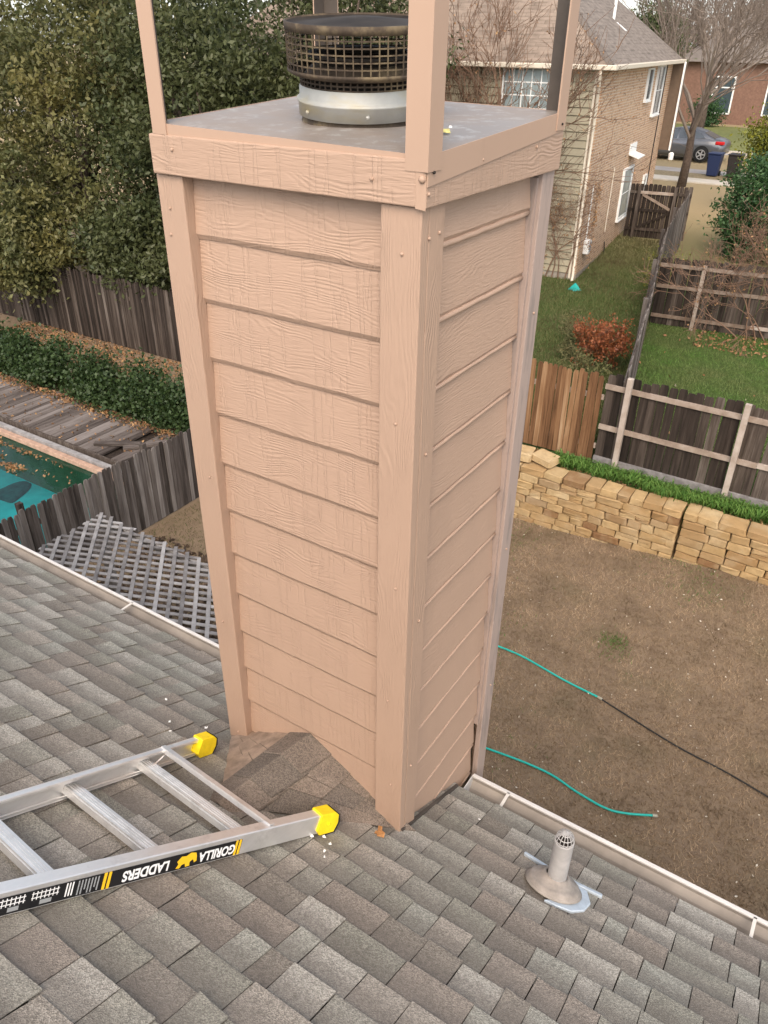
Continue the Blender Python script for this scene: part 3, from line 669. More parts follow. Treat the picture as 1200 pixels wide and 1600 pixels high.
# printed label on the outer web of the near rail (reads upside down from here)
outw = -ns
def on_label(d, dn, off): return nB - nu*(d+.095) - NRM*dn + outw*off      # d metres back from the end, dn metres below the top edge
def decal(d0, d1, n0, n1, off, mat, name, parent, skew=0):
    q = [on_label(d0, n0, off), on_label(d1, n0, off), on_label(d1+skew, n1, off), on_label(d0+skew, n1, off)]; q2 = [v-outw*.0006 for v in q]
    return obj(name, (q+q2, [(0, 1, 2, 3), (7, 6, 5, 4), (0, 4, 5, 1), (1, 5, 6, 2), (2, 6, 7, 3), (3, 7, 4, 0)]), mat, parent)
LN0, LN1 = .014, .064
stk = decal(.285, 1.36, LN0, LN1, .0012, M_STK, 'label_sticker', rail_n)
def lettering(text, d_mid, n_mid, size, mat, off=.0020, sx=1.0):
    cu = bpy.data.curves.new('lettering', 'FONT'); cu.body = text; cu.size = size; cu.align_x = 'CENTER'; cu.align_y = 'CENTER'; cu.extrude = .0002; cu.offset = size*.034
    t = bpy.data.objects.new('t', cu); COL.objects.link(t); bpy.context.view_layer.update()
    me = bpy.data.meshes.new_from_object(t.evaluated_get(bpy.context.evaluated_depsgraph_get())); bpy.data.objects.remove(t)
    xa, ya = -nu, -NRM; za = xa.cross(ya)
    p = on_label(d_mid, n_mid, off); m = Matrix((xa*sx, ya, za)).transposed().to_4x4(); m.translation = p
    me.transform(m); me.materials.clear(); me.materials.append(mat)
    o = bpy.data.objects.new('lettering', me); COL.objects.link(o); par(o, rail_n); WM[o.name] = Matrix(); return o
lettering('GORILLA', .372, .039, .043, M_WPRINT, sx=.74); lettering('LADDERS', .610, .039, .043, M_WPRINT, sx=.80)
obj('emblem', ([on_label(d, n_, .0022) for d, n_ in ((.452, .020), (.470, .016), (.484, .024), (.500, .022), (.512, .036), (.506, .046), (.513, .058), (.500, .060), (.494, .050), (.484, .048), (.480, .060), (.466, .059), (.468, .046), (.458, .040), (.452, .052), (.444, .048), (.447, .032))], [tuple(range(17))]), M_YPRINT, rail_n)
for d in (.287, .300): decal(d, d+.008, LN0, LN1, .0018, M_YPRINT, 'stripe', rail_n)
for d in (.718, .731): decal(d, d+.008, LN0, LN1, .0018, M_YPRINT, 'stripe', rail_n)
for i in range(7): decal(.752+i*.009, .7555+i*.009, LN0+.004, LN1-.004-.012*(i % 3 == 1), .0018, M_GPRINT, 'fine_print', rail_n)
for i in range(3): decal(.822+i*.008, .8255+i*.008, LN0+.003, LN1-.008, .0018, M_WPRINT, 'fine_print', rail_n)
def line_art(pts, th=.0022):
    gs = []
    for (d0, n0), (d1, n1) in pts:
        a, b = on_label(d0, n0, .0020), on_label(d1, n1, .0020); t = (b-a).normalized(); gs.append(bar(a, b, t.cross(outw)*th*.5, outw*.0003))
    obj('pictogram', join(*gs), M_WPRINT, rail_n)
for d0 in (.86, .945):
    line_art([((d0, .024), (d0+.07, .024)), ((d0, .036), (d0+.07, .036))]+[((d0+.004+.0105*i, .018), (d0+.004+.0105*i, .042)) for i in range(7)])
decal(.876, .906, .046, .058, .0018, M_GPRINT, 'fine_print', rail_n); decal(.958, .985, .046, .058, .0018, M_GPRINT, 'fine_print', rail_n)
decal(1.030, 1.035, LN0+.002, LN1-.002, .0018, M_WPRINT, 'divider', rail_n)
line_art([((1.05, .046), (1.115, .022)), ((1.115, .022), (1.105, .050)), ((1.06, .030), (1.11, .030)), ((1.13, .022), (1.20, .052)), ((1.13, .022), (1.165, .054)), ((1.165, .054), (1.20, .052)), ((1.145, .045), (1.175, .030))])
line_art([((1.23, .024), (1.30, .050)), ((1.23, .050), (1.30, .024)), ((1.23, .037), (1.31, .037))])

# ------------------------------------------------------------------ plumbing vent
vx_, vy_ = .527, .135; vz = roof_z(vy_)
vent = empty('vent_pipe', (vx_, vy_, vz), 'grey plumbing vent pipe with round boot near the gutter', 'vent pipe')
def tilt(g): # lathe geometry built upright round the origin, laid onto the roof slope
    m = Matrix.Translation((vx_, vy_, vz+.018)) @ Matrix.Rotation(-ANG, 4, 'X'); return xf(g, m)
obj('base_flange', tilt(lathe([(.0, .0), (.100, .001), (.104, .005), (.090, .012)], 40)), M_BOOT, vent, smooth=True)
obj('boot', tilt(lathe([(.094, .008), (.090, .020), (.082, .026), (.074, .026), (.070, .031), (.060, .033), (.055, .039), (.048, .046), (.041, .050), (.037, .044)], 40)), M_BOOT, vent, smooth=True)
tp = Vector((vx_+.004, vy_+.012, vz))
obj('pipe', lathe([(.0335, .01), (.0335, .262), (.0335, .266), (.029, .266), (.0275, .15)], 28, tp), M_PIPE, vent, smooth=True)
gs = []
for k_ in range(14):
    a = 2*math.pi*k_/14; gs.append(tube([tp+Vector((math.cos(a)*.031*math.cos(b), math.sin(a)*.031*math.cos(b), .272+.036*math.sin(b))) for b in (-.45, 0, .4, .8, 1.2, 1.5)], .0016, 4))
for b in (.0, .5, 1.0): gs.append(lathe([(.0325*math.cos(b), .272+.036*math.sin(b)), (.0325*math.cos(b)-.002, .274+.036*math.sin(b)), (.0325*math.cos(b)-.002, .271+.036*math.sin(b)), (.0325*math.cos(b), .272+.036*math.sin(b))], 18, tp))
obj('wire_guard', join(*gs), M_PIPE, vent); obj('dark_bore', lathe([(.0285, .252), (.0, .252)], 16, tp), M_SOOT, vent)
def smear(pts, h=.024):
    V = [Vector((x, y, roof_z(y)+h)) for x, y in pts]; n = len(V); V += [v-Vector((0, 0, .016)) for v in V]
    return V, [tuple(range(n))]+[(i, i+n, (i+1) % n+n, (i+1) % n) for i in range(n)]
obj('sealant', smear([(vx_-.15, vy_+.113), (vx_-.04, vy_+.098), (vx_+.06, vy_+.096), (vx_+.155, vy_+.105), (vx_+.157, vy_+.086), (vx_+.07, vy_+.078), (vx_-.04, vy_+.080), (vx_-.15, vy_+.097)]), M_SEAL, vent, bevel=.003)
obj('sealant', smear([(vx_+.045, vy_+.082), (vx_+.105, vy_+.08), (vx_+.135, vy_+.02), (vx_+.128, vy_-.04), (vx_+.095, vy_-.082), (vx_+.04, vy_-.098), (vx_+.0, vy_-.10), (vx_+.05, vy_-.04), (vx_+.07, vy_+.0)], .018), M_SEAL, vent, bevel=.003)

# ------------------------------------------------------------------ debris on the roof
def chip(x, y, s, mat, name, h=.020):
    V = [(-1.2, -.5, 0), (.2, -.8, .3), (1.3, -.2, .1), (.9, .6, .5), (-.3, .7, .1), (-1.1, .3, .4)]
    return obj(name, ([Vector((x, y, roof_z(y)+h))+Matrix.Rotation(rnd.random()*6, 3, 'Z') @ Vector(v)*s for v in V]+[Vector((x, y, roof_z(y)+h-.003))+Vector(v)*s*.5 for v in V], [(0, 1, 2, 3, 4, 5), (11, 10, 9, 8, 7, 6)]+[(i, i+6, (i+1) % 6+6, (i+1) % 6) for i in range(6)]), mat)
for x, y in ((-.195, -.315), (-.165, -.285), (-.13, -.30), (-.118, -.345), (-.10, -.37), (-.70, -.10), (-.66, -.155), (-.62, -.19), (-.77, -.05), (-.93, -.08), (-1.04, -.17), (-1.20, -.05), (-.98, -.22), (.16, .30)):
    lab = 'white paint chip beside the near yellow ladder end cap' if (x > -.25 and y < -.25 and x < 0) else 'white paint chip between the chimney base and the far ladder end cap' if -.8 < x < -.5 else 'white paint chip on shingles left of the chimney' if x < -.8 else 'white paint chip on shingles near the vent pipe'
    tag(chip(x, y, rnd.uniform(.004, .0075), M_CHIP, 'paint_chip'), lab, 'paint chip', lab.replace('white paint chip', 'chips'))
tag(chip(-.055, -.115, .022, M_LEAFD, 'dry_leaf', .022), 'curled brown leaf at the foot of the chimney corner', 'leaf')
tag(chip(-2.42, -.30, .030, M_SOOT, 'dark_leaf', .018), 'dark shrivelled leaf on the shingles at the left', 'leaf')

# ------------------------------------------------------------------ hoses on the lawn
def smooth_path(P, m=6):
    P = [Vector(p) for p in P]; out = []
    for i in range(len(P)-1):
        p0, p1, p2, p3 = P[max(i-1, 0)], P[i], P[i+1], P[min(i+2, len(P)-1)]
        for j in range(m):
            t = j/m; out.append(.5*((2*p1)+(p2-p0)*t+(2*p0-5*p1+4*p2-p3)*t*t+(3*p1-p0-3*p2+p3)*t**3))
    return out+[P[-1]]
h1 = empty('garden_hose', (-1.2, 6.1, 0), 'green garden hose across the lawn joined to a black cable', 'hose', 'hoses on the lawn')
obj('hose', tube(smooth_path([(-3.2, 6.0, .02), (-2.6, 6.2, .03), (-2.14, 6.24, .03), (-1.75, 6.23, .03), (-1.14, 6.12, .03), (-.64, 6.07, .03)]), .0135, 8), M_HOSE, h1, smooth=True)
obj('coupling', tube([(-.65, 6.07, .03), (-.59, 6.058, .03)], .019, 8), M_GALV, h1)
c1 = obj('cable', tube(smooth_path([(-.60, 6.06, .03), (.38, 5.82, .03), (1.0, 5.74, .03), (1.51, 5.64, .03), (3.2, 5.3, .03)]), .010, 6), M_CABLE); tag(c1, 'thin black cable running over the brown lawn', 'cable')
h2 = empty('garden_hose', (-.5, 4.5, 0), 'short loose green hose end nearest the gutter', 'hose', 'hoses on the lawn')
obj('hose', tube(smooth_path([(-2.6, 4.3, .03), (-1.48, 4.5, .03), (-.76, 4.57, .03), (-.34, 4.5, .03), (.0, 4.47, .03), (.22, 4.53, .03), (.48, 4.67, .03)]), .0135, 8), M_HOSE, h2, smooth=True)
obj('coupling', tube([(.475, 4.667, .03), (.52, 4.69, .03)], .018, 8), M_GALV, h2)

# ------------------------------------------------------------------ fences
def picket_geo(w, th=.017, ear=.03):
    a = w/2
    pr_ = [(-a, 0), (a, 0), (a, 1-ear), (a-ear*.55, 1), (-a+ear*.55, 1), (-a, 1-ear)]
    V = [(x, -th/2, z) for x, z in pr_]+[(x, th/2, z) for x, z in pr_]
    return V, [(0, 1, 2, 3, 4, 5), (11, 10, 9, 8, 7, 6)]+[(i, i+6, (i+1) % 6+6, (i+1) % 6) for i in range(6)]
def fence(label, p0, p1, h, pw, mat, rail_side=0, rails=(.25, .85, 1.4), posts=(), name='fence', group=None, zb=None, gapd=.004, kick=None, mrail=None, hv=.03, post_h=None, railmat=None, lean=.012):
    p0, p1 = Vector((*p0, 0)), Vector((*p1, 0)); d = (p1-p0); L = d.length; d.normalize(); nn = Vector((-d.y, d.x, 0)); ang = math.atan2(d.y, d.x)
    zf = zb if zb else T
    root = empty(name, (*((p0+p1)/2).xy, zf(*((p0+p1)/2).xy)), label, 'fence', group)
    mm = [to_mesh('picket', *picket_geo(pw*f_), mat) for f_ in (1, .98, .95)]
    n = int(L/(pw+gapd))
    for i in range(n):
        q = p0+d*((i+.5)*(pw+gapd)); z = zf(q.x, q.y)
        q2 = q+nn*rnd.uniform(-.006, .006)
        place('picket', rnd.choice(mm), root, (q2.x, q2.y, z+.02), (rnd.uniform(-.01, .01), rnd.uniform(-lean, lean), ang+rnd.uniform(-.03, .03)), (1, 1, h+rnd.uniform(-hv, hv)))
    if rail_side:
        for rh in rails:
            segs = max(1, int(L/2.4))
            for i in range(segs):
                a, b = p0+d*(L*i/segs+.002), p0+d*(L*(i+1)/segs-.002); o_ = nn*rail_side*.032
                obj('rail', bar(a+o_+Vector((0, 0, zf(a.x, a.y)+rh)), b+o_+Vector((0, 0, zf(b.x, b.y)+rh+rnd.uniform(-.015, .015))), nn*.019, Vector((0, 0, .042))), railmat or M_FRAIL, root)
        for t in posts:
            q = p0+d*t+nn*rail_side*.096; z = zf(q.x, q.y); tp_ = rnd.uniform(-.02, .02)
            obj('post', bar(q+Vector((0, 0, z-.1)), q+d*tp_+Vector((0, 0, z+(post_h or h+.08))), d*.045, nn*.044), railmat or M_FRAIL, root, bevel=.006)
    if kick: obj('kick_board', bar(p0+nn*rail_side*.032+Vector((0, 0, zf(*p0.xy)+kick)), p1+nn*rail_side*.032+Vector((0, 0, zf(*p1.xy)+kick)), nn*.018, Vector((0, 0, .065))), M_LATT, root)
    return root
FZ = lambda x, y: 1.05
# behind the stone wall
fence('new orange cedar fence section above the stone wall', (-4.6, 10.40), (-2.46, 10.40), 1.58, .088, M_FORANGE, 1, (.3, 1.2), name='fence', zb=FZ)
fence('dark weathered fence with exposed rails above the stone wall', (-2.455, 10.42), (2.6, 10.42), 1.60, .138, M_FDARK, -1, (.70, 1.42), (.40, 2.20, 4.0), name='fence', zb=FZ, kick=.08, post_h=1.66)
SF = [(-2.17, 10.55), (-3.1, 14.9), (-3.9, 18.3), (-4.55, 21.2), (-4.95, 23.8), (-5.25, 26.3)]
sf_root = None
for i in range(len(SF)-1):
    pass
def poly_fence(label, P, h, pw, mat, name='fence'):
    root = empty(name, (*P[0], T(*P[0])), label, 'fence'); mm = to_mesh('picket', *picket_geo(pw), mat); mr = M_FGREY
    for i in range(len(P)-1):
        a, b = Vector((*P[i], 0)), Vector((*P[i+1], 0)); d = (b-a); L = d.length; d.normalize(); nn = Vector((-d.y, d.x, 0)); ang = math.atan2(d.y, d.x); n = int(L/(pw+.004))
        for j in range(n):
            q = a+d*((j+.5)*L/n)+nn*rnd.uniform(-.004, .004)
            place('picket', mm, root, (q.x, q.y, T(q.x, q.y)), (rnd.uniform(-.008, .008), 0, ang), (1, 1, h+rnd.uniform(-.03, .03)))
        za, zb_ = T(a.x, a.y), T(b.x, b.y)
        for rh in (.35, 1.0, 1.5): obj('rail', bar(a+nn*.03+Vector((0, 0, za+rh)), b+nn*.03+Vector((0, 0, zb_+rh)), nn*.019, Vector((0, 0, .042))), M_FGREY, root)
        q = b+nn*.09; obj('post', bar(q+Vector((0, 0, zb_-.1)), q+Vector((0, 0, zb_+h+.06)), d*.045, nn*.045), M_FGREY, root)
    return root
poly_fence('long grey boundary fence running back from the stone wall', SF, 1.68, .138, M_FGREY)
fence('dark fence closing the green lawn behind the bare shrub', (-3.95, 18.75), (3.2, 19.6), 1.68, .140, M_FDARK, -1, (.25, 1.0, 1.52), (1.05, 3.45, 5.85), post_h=1.62)
# garden gate by the brick house
gate = empty('garden_gate', (-6.3, 26.8, T(-6.3, 26.8)), 'dark wooden gate with Z brace beside the brick house', 'gate')
ga, gb = Vector((-7.28, 26.55, 0)), Vector((-5.32, 26.95, 0)); gd = (gb-ga).normalized(); gn = Vector((-gd.y, gd.x, 0)); gz = 1.50
gm = to_mesh('picket', *picket_geo(.135), M_FDARK)
for i in range(14):
    q = ga+gd*(.07+i*.143); place('picket', gm, gate, (q.x, q.y, gz), (0, 0, math.atan2(gd.y, gd.x)), (1, 1, 1.72+rnd.uniform(-.02, .02)))
def gbar(a, b, w_=.045, name='brace', mat=M_FDARK): obj(name, bar(ga+gd*a[0]-gn*.035+Vector((0, 0, gz+a[1])), ga+gd*b[0]-gn*.035+Vector((0, 0, gz+b[1])), gn*.02, Vector((0, 0, w_))), mat, gate)
for h in (.28, .90, 1.46): gbar((.35, h), (1.42, h), name='rail', mat=M_FRAIL if h > 1 else M_FDARK); gbar((0, h), (.24, h), name='rail'); gbar((1.52, h), (2.0, h), name='rail')
gbar((.42, 1.40), (1.38, .96), name='brace', mat=M_FRAIL); gbar((.42, .34), (1.38, .84), name='brace')
for t in (.30, 1.47): obj('post', bar(ga+gd*t-gn*.09+Vector((0, 0, gz-.1)), ga+gd*t-gn*.09+Vector((0, 0, gz+1.68)), gd*.05, gn*.05), M_FDARK, gate)

# left: fence along the pool, back fence under the trees
fence('grey picket fence between the lattice and the pool', (-8.6, 1.2), (-8.6, 7.45), 1.40, .089, M_FGREY, 1, (.3, 1.1), (.2, 2.4, 4.7, 6.15), gapd=.003, hv=.03, lean=.008, post_h=1.50, railmat=M_FGREY)
fence('tall dark fence under the evergreen trees behind the pool', (-24.5, 11.45), (-11.0, 11.75), 1.86, .089, M_FDARK, 1, (.3, 1.4), (), gapd=.004, hv=.04, lean=.010)

# ------------------------------------------------------------------ stone retaining wall
def rock_geo(seed):
    q = random.Random(seed); j = lambda a: q.uniform(-a, a); c = .07; V, F = [], []
    for z in (-.5, -.5+c, .5-c, .5):
        e = .5-(c if abs(z) > .45 else 0)
        for x, y in ((-e, -e+c*.6), (-e+c, -e), (e-c, -e), (e, -e+c*.6), (e, .5), (-e, .5)):
            V.append((x+j(.035), y+j(.05)*(y < .3), z+j(.035)))
    for i in range(3):
        for k_ in range(6): F.append((i*6+k_, i*6+(k_+1) % 6, (i+1)*6+(k_+1) % 6, (i+1)*6+k_))
    F += [(5, 4, 3, 2, 1, 0), tuple(range(18, 24))]
    return V, F
ROCKS = [to_mesh('stone', *rock_geo(i), M_STONE) for i in range(10)]
def stone_wall(label, x0, x1, y, h, rows, name='stone_wall'):
    root = empty(name, ((x0+x1)/2, y, 0), label, 'wall', 'stone retaining wall sections')
    obj('core', bx(x0+.02, x1-.02, y+.10, y+.36, -.1, h-.05), M_CORE, root)
    z = -.02; hs_ = [rnd.uniform(.82, 1.18) for r in range(rows)]; hs_ = [q*(h+.02)/sum(hs_) for q in hs_]
    for r in range(rows):
        rh = hs_[r]; x = x0
        capr = r == rows-1
        while x < x1-.02:
            w_ = rnd.uniform(.20, .48); w_ = min(w_, x1-x)
            if x1-(x+w_) < .09: w_ = x1-x
            split = rnd.random() < .12 and rh > .12
            for zz, hh in (((z, rh*.5), (z+rh*.5, rh*.5)) if split else ((z, rh),)):
                dp = rnd.uniform(-.03, .025)
                place('stone', rnd.choice(ROCKS), root, (x+w_/2, y+.14+dp*.5+(.03 if capr else 0), zz+hh/2), (0, rnd.uniform(-.02, .02), rnd.uniform(-.03, .03)), (w_*.975,   .30+dp+(.05 if capr else 0), hh*.92))
            x += w_
        z += rh
    return root
stone_wall('long tan sandstone retaining wall left of the open crack', -4.9, -.705, 9.56, 1.06, 8)
stone_wall('shorter tan sandstone wall section right of the open crack', -.672, 3.0, 9.58, 1.06, 8)
for i, (x, y, z, sx, sy, sz, rz, lab) in enumerate(((-3.55, 9.80, 1.17, .42, .34, .16, .2, 'grey flat stone resting on the wall top below the cedar fence'), (-3.95, 9.78, 1.2, .36, .3, .22, -.1, 'pale block on the wall top next to the chimney edge'), (-3.12, 9.86, 1.16, .40, .32, .12, -.2, 'flat slab on the wall top beside the strap grass'))):
    tag(place('loose_stone', ROCKS[i+3], None, (x, y, z), (0, .05, rz), (sx, sy, sz)), lab, 'stone')
# strap grass between wall and fence
def strap_clumps(C, n, r, h):
    gs = []
    for c in C:
        for i in range(n):
            a = rnd.uniform(0, 2*math.pi); b0 = Vector(c)+Vector((rnd.gauss(0, r), rnd.gauss(0, r*.6), 0)); d = Vector((math.cos(a), math.sin(a), 0)); s = Vector((-d.y, d.x, 0))*.008; hh = h*rnd.uniform(.6, 1.2)
            p1, p2 = b0+d*hh*.35+Vector((0, 0, hh*.8)), b0+d*hh*.95+Vector((0, 0, hh*.55))
            gs.append(([b0-s, b0+s, p1+s, p1-s, p2], [(0, 1, 2, 3), (3, 2, 4)]))
    return join(*gs)
sg = obj('strap_grass', strap_clumps([(-2.9+i*.22+rnd.uniform(-.05, .05), 10.02+rnd.uniform(-.06, .10), 1.02) for i in range(8)]+[(-1.35+i*.2, 10.05+rnd.uniform(-.08, .08), 1.02) for i in range(4)]+[(-.5+i*.2, 10.1+rnd.uniform(-.05, .05), 1.02) for i in range(7)]+[(.9+i*.25, 10.1, 1.02) for i in range(5)], 150, .09, .22), M_MONK, center=False)
tag(sg, 'bright green strap grass growing along the wall top', 'grass', kind='stuff')
o = place('wall_top_litter', leaf_cards('wall_top_litter', scatter(1300, -4.6, 2.6, 9.85, 10.36)+np.array([0, 0, .035]), .03, .07, .6, M_LITTER)); tag(o, 'dry leaves along the foot of the fence above the wall', 'leaf litter', kind='stuff')

# ------------------------------------------------------------------ pool, deck, ivy
def water_mat():
    k = NT('pool_water'); fr = k.n('Fresnel'); fr.inputs[0].default_value = 1.33
    gl = k.n('BsdfGlossy'); gl.inputs['Roughness'].default_value = .04; tr = k.n('BsdfTransparent'); tr.inputs[0].default_value = (.42, .86, .84, 1)
    b = k.n('Bump'); b.inputs['Strength'].default_value = .12; b.inputs['Distance'].default_value = .05; k.l(k.noise(k.pos(), 2.2, 3), b.inputs['Height']); k.l(b.outputs[0], gl.inputs['Normal']); k.l(b.outputs[0], fr.inputs['Normal'])
    mx = k.n('MixShader'); k.l(fr.outputs[0], mx.inputs[0]); k.l(tr.outputs[0], mx.inputs[1]); k.l(gl.outputs[0], mx.inputs[2]); k.l(mx.outputs[0], k.out.inputs[0]); return k.m
M_WATER = water_mat(); M_POOL = plain('teal_pool_plaster', (.03, .36, .39), .6, var=.3, scale=1.2)
M_COPE = plain('salmon_coping', (.43, .28, .20), .8, var=.25, scale=9)
px0, px1, py0, py1 = POOL
pool = obj('pool_basin', ([(px0, py0, -.02), (px1, py0, -.02), (px1, py1, -.02), (px0, py1, -.02), (px0, py0, -1.0), (px1, py0, -1.0), (px1, py1, -1.0), (px0, py1, -1.0)], [(4, 5, 6, 7), (0, 1, 5, 4), (1, 2, 6, 5), (2, 3, 7, 6), (3, 0, 4, 7)]), M_POOL); tag(pool, kind='structure')
wt = obj('pool_water', ([(px0, py0, -.06), (px1, py0, -.06), (px1, py1-.002, -.06), (px0, py1-.002, -.06)], [(0, 1, 2, 3)]), M_WATER); tag(wt, kind='structure')
cope = empty('pool_coping', (-14, 6.5, 0), 'salmon pool coping with grey timber edge beside the deck', 'coping')
for i in range(40):
    x = px0+1.5+i*.62
    if x > px1+.2: break
    obj('coping_block', bx(x, x+.612, py1-.015, py1+.11, -.05, .05+rnd.uniform(-.004, .004)), M_COPE, cope, bevel=.008)
obj('timber_edge', bx(px0, px1+.3, py1+.125, py1+.235, -.02, .10), M_LATT, cope); obj('timber_edge', bx(px0, px1+.3, py1+.28, py1+.33, -.02, .16), M_FDARK, cope)
g_ = lathe([(.0, .06), (.26, .05), (.36, .02), (.40, -.02)], 28, (-13.3, 6.0, -.97)); g_ = ([Vector((-13.3, 6.0, 0))+Vector((v[0]+13.3, v[1]-6.0, v[2]))*1.0+Vector((.10*math.sin(3*v[0]+5*v[1]), .07*math.sin(7*v[0]), 0)) for v in g_[0]], g_[1])
tag(obj('submerged_drain_cover', g_, plain('algae_dark', (.02, .055, .055), .9, var=.5, scale=6)), 'dark round shape lying under the pool water', 'drain')
o = place('floating_leaves', leaf_cards('floating_leaves', np.concatenate([np.array([cx, cy, -.05])+rng.normal(size=(n_, 3))*np.array([sx_, sy_, .004]) for cx, cy, sx_, sy_, n_ in ((-14.2, 6.0, .4, .10, 260), (-13.3, 5.72, .22, .10, 150), (-12.55, 5.75, .16, .07, 120), (-13.6, 6.30, 1.1, .04, 160), (-11.6, 5.95, .3, .08, 14))]), .04, .10, .6, M_LITTER, (0, 0, 0))); tag(o, 'brown leaves floating at the pool edge', 'leaf litter', kind='stuff')
deck_ = empty('pool_deck', (-14, 7.6, 0), 'weathered grey plank deck between the pool and the ivy', 'deck')
dm = [to_mesh('plank', *bx(-.068*f_, .068*f_, -.78, .78, -.02, .02), M_DECK) for f_ in (1, .97)]
for i in range(78):
    x = -20.0+i*.142
    if -11.25 < x < -11.05 or -10.75 < x < -10.62: continue
    place('plank', rnd.choice(dm), deck_, (x, 7.66+rnd.uniform(-.02, .02), .10+rnd.uniform(-.004, .006)), (rnd.uniform(-.006, .006), rnd.uniform(-.03, .03), rnd.uniform(-.006, .006)+.12*0))
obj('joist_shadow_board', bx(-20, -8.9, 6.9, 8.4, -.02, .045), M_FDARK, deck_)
for x, y, rz, lab in ((-11.3, 7.35, -1.05, 'loose grey plank lying across the broken deck boards'), (-10.75, 7.65, -.72, 'second loose plank tilted over the deck gap')):
    o = place('loose_plank', dm[1], None, (x, y, .17), (.03, .06, rz), (1.0, .62, 1.3)); tag(o, lab, 'plank')
def leafy(name, label, cat, boxes, per, lo, hi, mat, asp=.6, stems=None, group=None, clump_r=.3):
    """boxes: list of clump centres (x,y,z,radius)"""
    P = np.concatenate([np.array(b[:3])+rng.normal(size=(int(per*(b[3]/clump_r)**2), 3))*b[3]*.5 for b in boxes])
    P = P[P[:, 2] > .02]
    c0 = boxes[0]; root = empty(name, (c0[0], c0[1], T(c0[0], c0[1])), label, cat, group)
    place('foliage', leaf_cards(name, P, lo, hi, asp, mat, (0, 0, 1), .4), root)
    if stems: obj('stem', join(*stems), M_BARK, root)
    return root
ivb = []
for i in range(60):
    x = -19.6+i*.155
    top = .62+.2*math.sin(i*.7)+.12*math.sin(i*1.9)
    if -15.0 < x < -14.2 or -17.0 < x < -16.6 or -12.9 < x < -12.6: top *= .45
    if -14.85 < x < -14.45: continue
    ivb.append((x, 8.75+rnd.uniform(-.25, .25), top*.45, .45)); ivb.append((x, 8.95+rnd.uniform(-.2, .3), top, .40))
lv = leafy('ivy_hedge', 'dark green ivy hedge between the deck and back fence', 'hedge', ivb, 170, .05, .11, M_IVY, .75, [tube([(-17+i*1.2, 8.9, 0), (-17.1+i*1.2, 8.95, .5)], .03, 5) for i in range(6)])
tag(lv, kind=None)
def litter(x0, x1, y0, y1, n, z=.03, lo=.04, hi=.10): return scatter(n, x0, x1, y0, y1)+np.array([0, 0, z])
P1 = np.concatenate([litter(-20, -11, 9.1, 11.6, 5200), np.stack([rng.uniform(-17.5, -9.2, 1500), 8.38-np.abs(rng.normal(size=1500))*.16, rng.uniform(.13, .17, 1500)], 1), np.stack([rng.uniform(-20, -9.2, 350), rng.uniform(6.9, 8.3, 350), np.full(350, .135)], 1)])
o = place('leaf_litter', leaf_cards('leaf_litter', P1, .04, .10, .6, M_LITTER, (0, 0, 0))); tag(o, 'brown fallen leaves around the ivy and on the deck', 'leaf litter', kind='stuff')

# ------------------------------------------------------------------ lattice arbor
o = place('arbor_litter', leaf_cards('arbor_litter', scatter(5000, -8.2, -3.2, 2.0, 5.6)+np.array([0, 0, .03]), .06, .16, .6, leaf_mat('shade_dark_leaves', (.045, .030, .020), (.16, .11, .075), None, trans=.05, rough=.9), (0, 0, 0))); tag(o, 'fallen leaves coloured dark for the shade under the lattice', 'leaf litter', kind='stuff')  # leaf debris, its brown darkened to carry the shade below the lattice
lat = empty('lattice_arbor', (-5.2, 2.2, 0), 'weathered grey lattice arbor roof beyond the gutter', 'arbor')
LZ = 2.2; lx0, lx1, ly0, ly1 = -6.45, -2.6, .75, 3.36
def clip_line(p, d):
    t0, t1 = -99, 99
    for a, b, lo, hi in ((p[0], d[0], lx0, lx1), (p[1], d[1], ly0, ly1)):
        u0, u1 = (lo-a)/b, (hi-a)/b; t0, t1 = max(t0, min(u0, u1)), min(t1, max(u0, u1))
    return (t0, t1) if t1-t0 > .08 else None
for layer, angd in ((0, 132), (1, 22)):
    d = Vector((math.cos(R(angd)), math.sin(R(angd)), 0)); s = Vector((-d.y, d.x, 0)); c0 = Vector(((lx0+lx1)/2, (ly0+ly1)/2, 0))
    for i in range(-26, 27):
        p = c0+s*i*(.138 if layer == 0 else .100); tt = clip_line(p, d)
        if not tt: continue
        e0, e1 = tt[0]-rnd.uniform(-.02, .03), tt[1]+rnd.uniform(-.02, .03); z = LZ+(.012 if layer == 0 else 0)
        obj('lath', bar(p+d*e0+Vector((0, 0, z)), p+d*e1+Vector((0, 0, z+rnd.uniform(-.006, .006))), s*.021, Vector((0, 0, .005))), M_LATT, lat)
for y in (ly1-.05, (ly0+ly1)/2, ly0+.05): obj('beam', bx(lx0+.02, lx1-.02, y-.02, y+.02, LZ-.115, LZ-.018), M_LATT, lat)
for x in (lx0+.1, lx1-.1):
    for y in (ly0+.1, ly1-.1): obj('post', bx(x-.045, x+.045, y-.045, y+.045, 0, LZ-.117), M_FGREY, lat)

